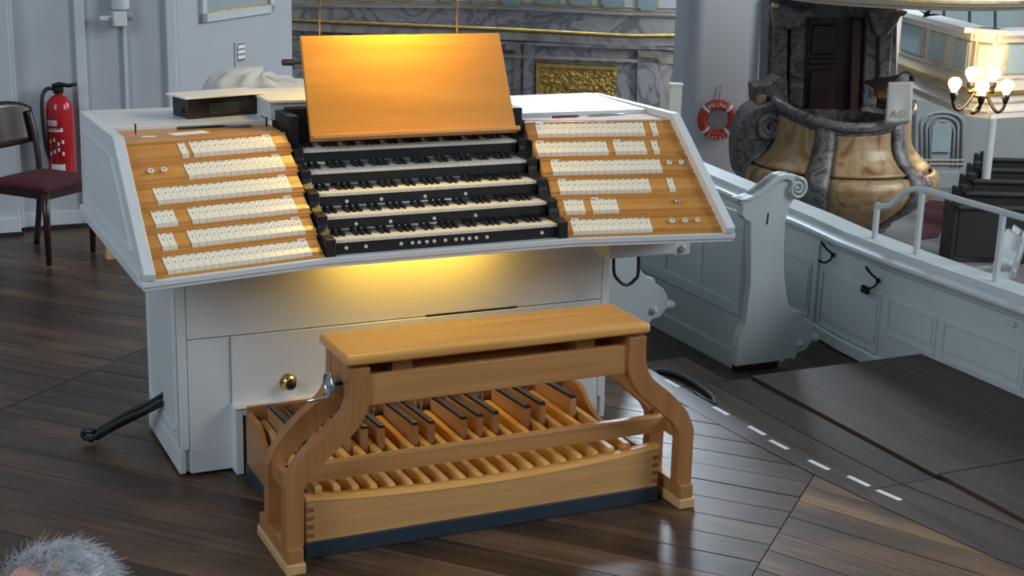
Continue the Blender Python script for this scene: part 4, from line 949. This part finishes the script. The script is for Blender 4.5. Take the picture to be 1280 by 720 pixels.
rk = PF('altar_star', [(1150, 13), (1158, 16), (1165, 10), (1162, 17), (1178, 19), (1163, 20), (1155, 22), (1157, 18)], 23, .1, iron); tag(rk, 'small black star-shaped ornament below the sounding board edge', 'ornament')

# gallery opposite -------------------------------------------------------
A_, B_ = far(1092, 92, 29.2), far(1210, 145, 24.0); zg = B_.z
B2, C_ = far(1236, 145, 23.8), far(1330, 140, 24.6)
A_.z = B_.z = B2.z = C_.z = 0
gal = thing('opposite_gallery', 'cream gallery front with grey-green panels across the nave', 'gallery', (B_.x, B_.y, zg))
def seg(P, Q, s0, s1, z0, z1, out, nm_, mt, par_=None, th=.25):
    d = (Q-P).normalized(); n_ = Vector((d.y, -d.x, 0)); n_ = n_ if n_.dot(CAM-P) > 0 else -n_; L_ = (Q-P).length
    M = Matrix((d, -n_, Vector((0, 0, 1)))).transposed().to_4x4(); M.translation = P
    return link(nm_, MB().box((s0*L_, -out, zg+z0), (s1*L_, th, zg+z1)).mesh(nm_, mt), par_ or gal, matrix=M)
goldline = gold
for P, Q in ((A_, B_), (B_, B2), (B2, C_)):
    seg(P, Q, 0, 1, 0, 1.28, 0, 'front', farc)
    seg(P, Q, -.003, 1.003, 0, .10, .06, 'base_moulding', farc); seg(P, Q, -.003, 1.003, .10, .13, .08, 'base_moulding', farw)
    seg(P, Q, -.003, 1.003, .24, .27, .03, 'dark_line', altb); seg(P, Q, -.003, 1.003, .38, .44, .07, 'gilt_moulding', goldline)
    seg(P, Q, -.003, 1.003, .62, .645, .03, 'dark_line', altb); seg(P, Q, -.003, 1.003, 1.22, 1.34, .10, 'top_moulding', farc); seg(P, Q, -.005, 1.005, 1.34, 1.42, .22, 'top_ledge', farw)
for s0, s1 in ((.02, .24), (.29, .54), (.59, .78), (.83, .97)):
    f_ = seg(A_, B_, s0, s1, .70, 1.18, .035, 'panel_frame', altb); seg(A_, B_, s0+.012, s1-.012, .715, 1.165, .05, 'panel', farp)
f_ = seg(B_, B2, .15, .85, .70, 1.18, .035, 'panel_frame', altb); seg(B_, B2, .2, .8, .715, 1.165, .05, 'panel', farp)
for s0, s1 in ((.12, .70), (.78, 1.0)):
    seg(B2, C_, s0, s1, .70, 1.18, .035, 'panel_frame', altb); seg(B2, C_, s0+.015, s1-.015, .715, 1.165, .05, 'panel', farp)
# wall above and under the gallery
ug = PF('wall_far', [(1085, -900), (1500, -900), (1500, 420), (1085, 420)], 31.5, .4, paint('far_wall_grey', (.36, .39, .385), .6, var=.03)); struct(ug)
for u0 in (1150, 1182, 1214, 1246): PF('upper_panel', [(u0, -60), (u0+28, -60), (u0+28, 36), (u0, 36)], 31.4, .1, farp, ug)
dd = thing('arched_door', 'grey-green panelled door with arched mouldings under the gallery', 'door', tuple(far(1175, 240, 31)))
PF('leaf', [(1146, 126), (1215, 126), (1212, 262), (1143, 262)], 31.3, .2, paint('far_door', (.34, .37, .365), .5), dd)
for k, (w1, tp) in enumerate(((26, 140), (20, 145), (15, 151))):
    arch = [(1178-w1, 208)]+[(1178-w1*math.cos(t*math.pi/8), tp+14-14*math.sin(t*math.pi/8)) for t in range(9)]+[(1176+w1, 208)]
    MB().tube([far(u, v, 31.25) for u, v in arch], .03, 6).build('arch_moulding', MATS['far_door'], dd, smooth=True)
PF('glazed_field', [(1166, 160), (1169, 154), (1187, 154), (1190, 160), (1188, 190), (1164, 190)], 31.2, .05, farp, dd)
for v0 in (199, 204): PF('door_rail', [(1150, v0), (1207, v0), (1207, v0+2), (1150, v0+2)], 31.22, .1, altb, dd)
for v0 in (214,): PF('door_panel', [(1156, v0), (1200, v0), (1198, 245), (1154, 245)], 31.24, .1, paint('far_door2', (.36, .39, .385), .5), dd, .02)
pc = far(1241, 145, 28); o = MB().lathe([(.085, ZN), (.085, zg+.02)], 16, Matrix.Translation((pc.x, pc.y, 0))).build('gallery_pillar', farw, smooth=40); tag(o, 'slim white pillar carrying the opposite gallery behind the dark pews', 'pillar')
# wall sconce with five bulbs
sc_ = thing('wall_sconce', 'brass sconce with curved arms and five glowing bulbs on the gallery', 'sconce', tuple(far(1227, 110, 23.4)))
bulbm = glow('bulb_glow', (1, .74, .36), 7); bulbt = (1, .72, .34)
cS = far(1226, 112, 23.4)
MB().lathe([(.12, -.12), (.13, -.08), (.06, -.02), (.06, .05), (.09, .08), (.04, .12)], 16, Matrix.Translation(cS)).build('hub', brass, sc_, smooth=True)
MB().tube([far(1210, 114, 23.4), far(1242, 114, 23.4)], .05, 8).build('cross_bar', brass, sc_, smooth=True)
for u, v, Db, w_ in ((1193.5, 106, 23.2, 12), (1215, 93, 23.5, 12), (1228, 110, 22.9, 12), (1242, 93, 23.5, 12), (1258.5, 109, 23.2, 12)):
    b0 = far(u, v, Db)
    MB().lathe([(.035, -.125), (.045, -.10), (.075, -.05), (.10, .0), (.105, .035), (.085, .085), (.045, .115), (.01, .12)], 18, Matrix.Translation(b0)).build('bulb', bulbm, sc_, smooth=True)
    MB().lathe([(.03, -.26), (.05, -.20), (.06, -.17), (.06, -.13), (.04, -.115)], 14, Matrix.Translation(b0)).build('bulb_holder', iron, sc_, smooth=True)
    e_ = b0+Vector((0, 0, -.26)); sgn = -1 if u < 1226 else 1
    arm = [e_, e_+Vector((0, 0, -.09))-RT*sgn*.03, e_+Vector((0, 0, -.13))-RT*sgn*.12, e_.lerp(cS, .6)+Vector((0, 0, -.10)), cS+RT*sgn*.08]
    if v < 100: arm = [e_, e_+Vector((0, 0, -.02)), cS+RT*sgn*.05]
    MB().tube(spline(arm, 5), .028, 8).build('arm', iron, sc_, smooth=True)
lp = bpy.data.lights.new('sconce_light', 'POINT'); lp.energy = 100; lp.color = (1, .72, .36); lp.shadow_soft_size = .25; lo = bpy.data.objects.new('sconce_light', lp); col.objects.link(lo); lo.location = far(1227, 101, 23.2); attach(lo, sc_)
# dark pews in the nave
for k in range(5):
    D = 24.4+k*1.22; u = 1194+k*7.2; h = hD(u, 250, D)
    t = thing('nave_pew', ['black nave pew in the front row with its whole end panel showing', 'second black nave pew counted from the front row', 'middle black nave pew of the five rows', 'fourth black nave pew counted from the front row', 'rearmost black nave pew beside the slim white pillar'][k], 'pew', tuple(Wp(h, D, ZN)), 'black pews in the nave')
    def pb(nm_, a, b): 
        MB().add([tuple(Wp(x_, y_, z_)) for z_ in (a[2], b[2]) for x_, y_ in ((a[0], a[1]), (b[0], a[1]), (b[0], b[1]), (a[0], b[1]))], [(3, 2, 1, 0), (4, 5, 6, 7), (0, 1, 5, 4), (1, 2, 6, 5), (2, 3, 7, 6), (3, 0, 4, 7)]).build(nm_, blackm, t, bevel=.02)
    pb('end_panel', (h, D, ZN), (h+.09, D+.62, ZN+1.0)); pb('back', (h+.09, D, ZN+.1), (h+4.2, D+.07, ZN+.95)); pb('top_rail', (h+.05, D-.04, ZN+.93), (h+4.2, D+.12, ZN+1.0)); pb('seat', (h+.09, D+.07, ZN+.42), (h+4.2, D+.5, ZN+.47))
    pb('end_finial', (h-.03, D-.03, ZN+.98), (h+.12, D+.14, ZN+1.12))
q = [onpl(u, v, 'z', ZN+.01) for u, v in ((1150, 248), (1196, 254), (1172, 296), (1148, 300))]
o = MB().prism([(v.x, v.y) for v in q], 'z', ZN+.002, ZN+.012).build('carpet', paint('carpet_red', (.06, .008, .012), .9)); tag(o, 'dark red carpet strip on the nave floor beside the pulpit', 'carpet')

# ------------------------------------------------------------------ seated person in front of the camera
top = far(62, 683, 1.9*1.0); hx, hy, hz = top.x-.005, top.y, top.z-.012
face = (-HD*.82-RT*.57).normalized(); ez = Vector((0, 0, 1)); ex = ez.cross(-face) ; 
pe = thing('person', 'grey-haired seated person in dark jacket seen from above', 'person', (hx, hy, 0))
Mp = Matrix((ex, -face, ez)).transposed().to_4x4(); Mp.translation = (hx, hy, hz-1.30)     # local: -y is forward
skinm = paint('skin', (.55, .30, .23), .5, var=.06, scale=20); jacket = paint('dark_jacket', (.03, .035, .045), .8, var=.15, scale=15); trous = paint('grey_trousers', (.06, .06, .065), .85); hairm = paint('grey_hair', (.42, .45, .48), .5, var=.35, scale=60)
def ell(mb, c, r, n=14):
    def fn(i, j):
        a = 2*math.pi*i; b = -math.pi/2+math.pi*(.02+.96*j); return (c[0]+r[0]*math.cos(b)*math.cos(a), c[1]+r[1]*math.cos(b)*math.sin(a), c[2]+r[2]*math.sin(b))
    n0 = len(mb.v); mb.grid(fn, n, n, True); mb.f.append(tuple(range(n0, n0+n))[::-1]); mb.f.append(tuple(range(n0+n*(n-1), n0+n*n)))
b = MB()
ell(b, (0, .005, 1.205), (.074, .092, .090), 20); ell(b, (0, -.022, 1.145), (.058, .066, .072), 18); ell(b, (0, -.10, 1.172), (.012, .018, .020)); ell(b, (0, -.085, 1.205), (.045, .012, .010)); ell(b, (0, -.082, 1.125), (.024, .012, .009))
for s in (-1, 1): ell(b, (s*.076, .012, 1.18), (.010, .020, .030)); ell(b, (s*.03, -.078, 1.190), (.013, .010, .008))
b.tube([(0, .02, .98), (0, .015, 1.06), (0, .0, 1.14)], [.075, .056, .056], 14); b.tube([(0, .03, .50), (0, .03, .70), (0, .03, .88), (0, .025, 1.0)], [.15, .135, .145, .09], 16)
for s in (-1, 1):
    b.tube([(s*.08, .025, .985), (s*.17, .025, .965), (s*.215, .0, .82), (s*.225, -.03, .73), (s*.18, -.15, .645), (s*.13, -.27, .595)], [.07, .062, .048, .043, .038, .027], 12)
    ell(b, (s*.115, -.315, .590), (.036, .048, .016))
    for k, (dx, L_) in enumerate(((-.027, .062), (-.009, .072), (.009, .068), (.026, .052))): b.tube([(s*.112+dx, -.35, .593), (s*.112+dx*1.1, -.35-L_*.55, .592), (s*.112+dx*1.1, -.35-L_, .575)], [.0095, .009, .008], 8)
    b.tube([(s*.09, -.295, .590), (s*.068, -.325, .588), (s*.062, -.355, .582)], [.012, .011, .009], 8)
    b.tube([(s*.085, .02, .53), (s*.11, -.2, .535), (s*.125, -.43, .51), (s*.125, -.45, .42), (s*.125, -.42, .24), (s*.125, -.43, .08)], [.098, .085, .064, .060, .056, .04], 12)
    b.tube([(s*.125, -.40, .045), (s*.128, -.50, .04), (s*.13, -.60, .028)], [.045, .042, .03], 10)
ob = link('body', b.mesh('body', skinm, True), pe, matrix=Mp); rm = ob.modifiers.new('r', 'REMESH'); rm.mode = 'VOXEL'; rm.voxel_size = .006; rm.use_smooth_shade = True; sm = ob.modifiers.new('s', 'SMOOTH'); sm.iterations = 3; sm.factor = .5
j = MB(); j.tube([(0, .03, .50), (0, .03, .70), (0, .03, .90), (0, .025, 1.02)], [.172, .158, .165, .082], 18)
for s in (-1, 1): j.tube([(s*.06, .025, .98), (s*.175, .025, .965), (s*.222, .0, .82), (s*.232, -.03, .73), (s*.183, -.15, .645), (s*.150, -.225, .61)], [.075, .08, .066, .06, .052, .044], 12)
oj = link('jacket', j.mesh('jacket', jacket, True), pe, matrix=Mp); rm = oj.modifiers.new('r', 'REMESH'); rm.mode = 'VOXEL'; rm.voxel_size = .009; rm.use_smooth_shade = True
j = MB()
for s in (-1, 1): j.tube([(s*.07, .06, .53), (s*.11, -.2, .535), (s*.125, -.43, .51), (s*.125, -.455, .42), (s*.125, -.42, .24), (s*.125, -.43, .10)], [.118, .102, .08, .076, .072, .07], 12)
oj = link('trousers', j.mesh('trousers', trous, True), pe, matrix=Mp); rm = oj.modifiers.new('r', 'REMESH'); rm.mode = 'VOXEL'; rm.voxel_size = .01; rm.use_smooth_shade = True
for s in (-1, 1): link('shoe', MB().tube([(s*.125, -.375, .045), (s*.127, -.44, .05), (s*.13, -.54, .043), (s*.13, -.625, .03)], [.045, .052, .050, .032], 12).mesh('shoe', black, True), pe, matrix=Mp)
hr = MB(); rng = random.Random(3)
hr.grid(lambda i, q: (.0765*math.cos(2*math.pi*i)*math.cos(.05+1.45*q), .024+.080*math.sin(2*math.pi*i)*math.cos(.05+1.45*q), 1.207+.0895*math.sin(.05+1.45*q)), 28, 10, True)
for k in range(4200):
    a = rng.uniform(0, 2*math.pi); e = math.asin(rng.uniform(.0, 1)); fwd = math.sin(a)
    if math.sin(a)*math.cos(e) < -.40 and (rng.random() > .06 or math.sin(a)*math.cos(e) < -.6): continue
    nx, ny, nz_ = math.cos(e)*math.cos(a), math.cos(e)*math.sin(a), math.sin(e)
    p0 = Vector((.074*nx, .006+.092*ny, 1.206+.090*nz_)); d = Vector((nx*.6+rng.gauss(0, .55), ny*.5+.5+rng.gauss(0, .5), nz_*.45+rng.gauss(0, .22))).normalized(); L_ = rng.uniform(.012, .036)
    d2 = (d+Vector((rng.gauss(0, .4), .5, -.6))).normalized(); r = .00032
    hr.tube([p0, p0+d*L_*.6, p0+d*L_*.6+d2*L_*.6], [r, r, r*.4], 3)
oh = link('hair', hr.mesh('hair', hairm, True), pe, matrix=Mp); oh['kind'] = 'stuff'
gs = MB()
for s in (-1, 1):
    gs.tube([(s*.033+.022*math.cos(k*.5236), -.098+.004*abs(math.cos(k*.5236)), 1.188+.018*math.sin(k*.5236)) for k in range(12)], .0016, 6, closed=True); gs.tube([(s*.056, -.094, 1.19), (s*.080, -.05, 1.192), (s*.082, .02, 1.19)], .0018, 6)
gs.tube([(-.011, -.100, 1.19), (.011, -.100, 1.19)], .0016, 6); link('glasses', gs.mesh('glasses', chrome, True), pe, matrix=Mp)
# chair under the person
fa = math.atan2(face.x, -face.y)
c0 = Mp @ Vector((0, .0, 0)); chz = Mp.translation.z
chair('visitor_chair', 'dark wooden chair carrying the grey-haired seated person', (c0.x, c0.y, 0), fa)
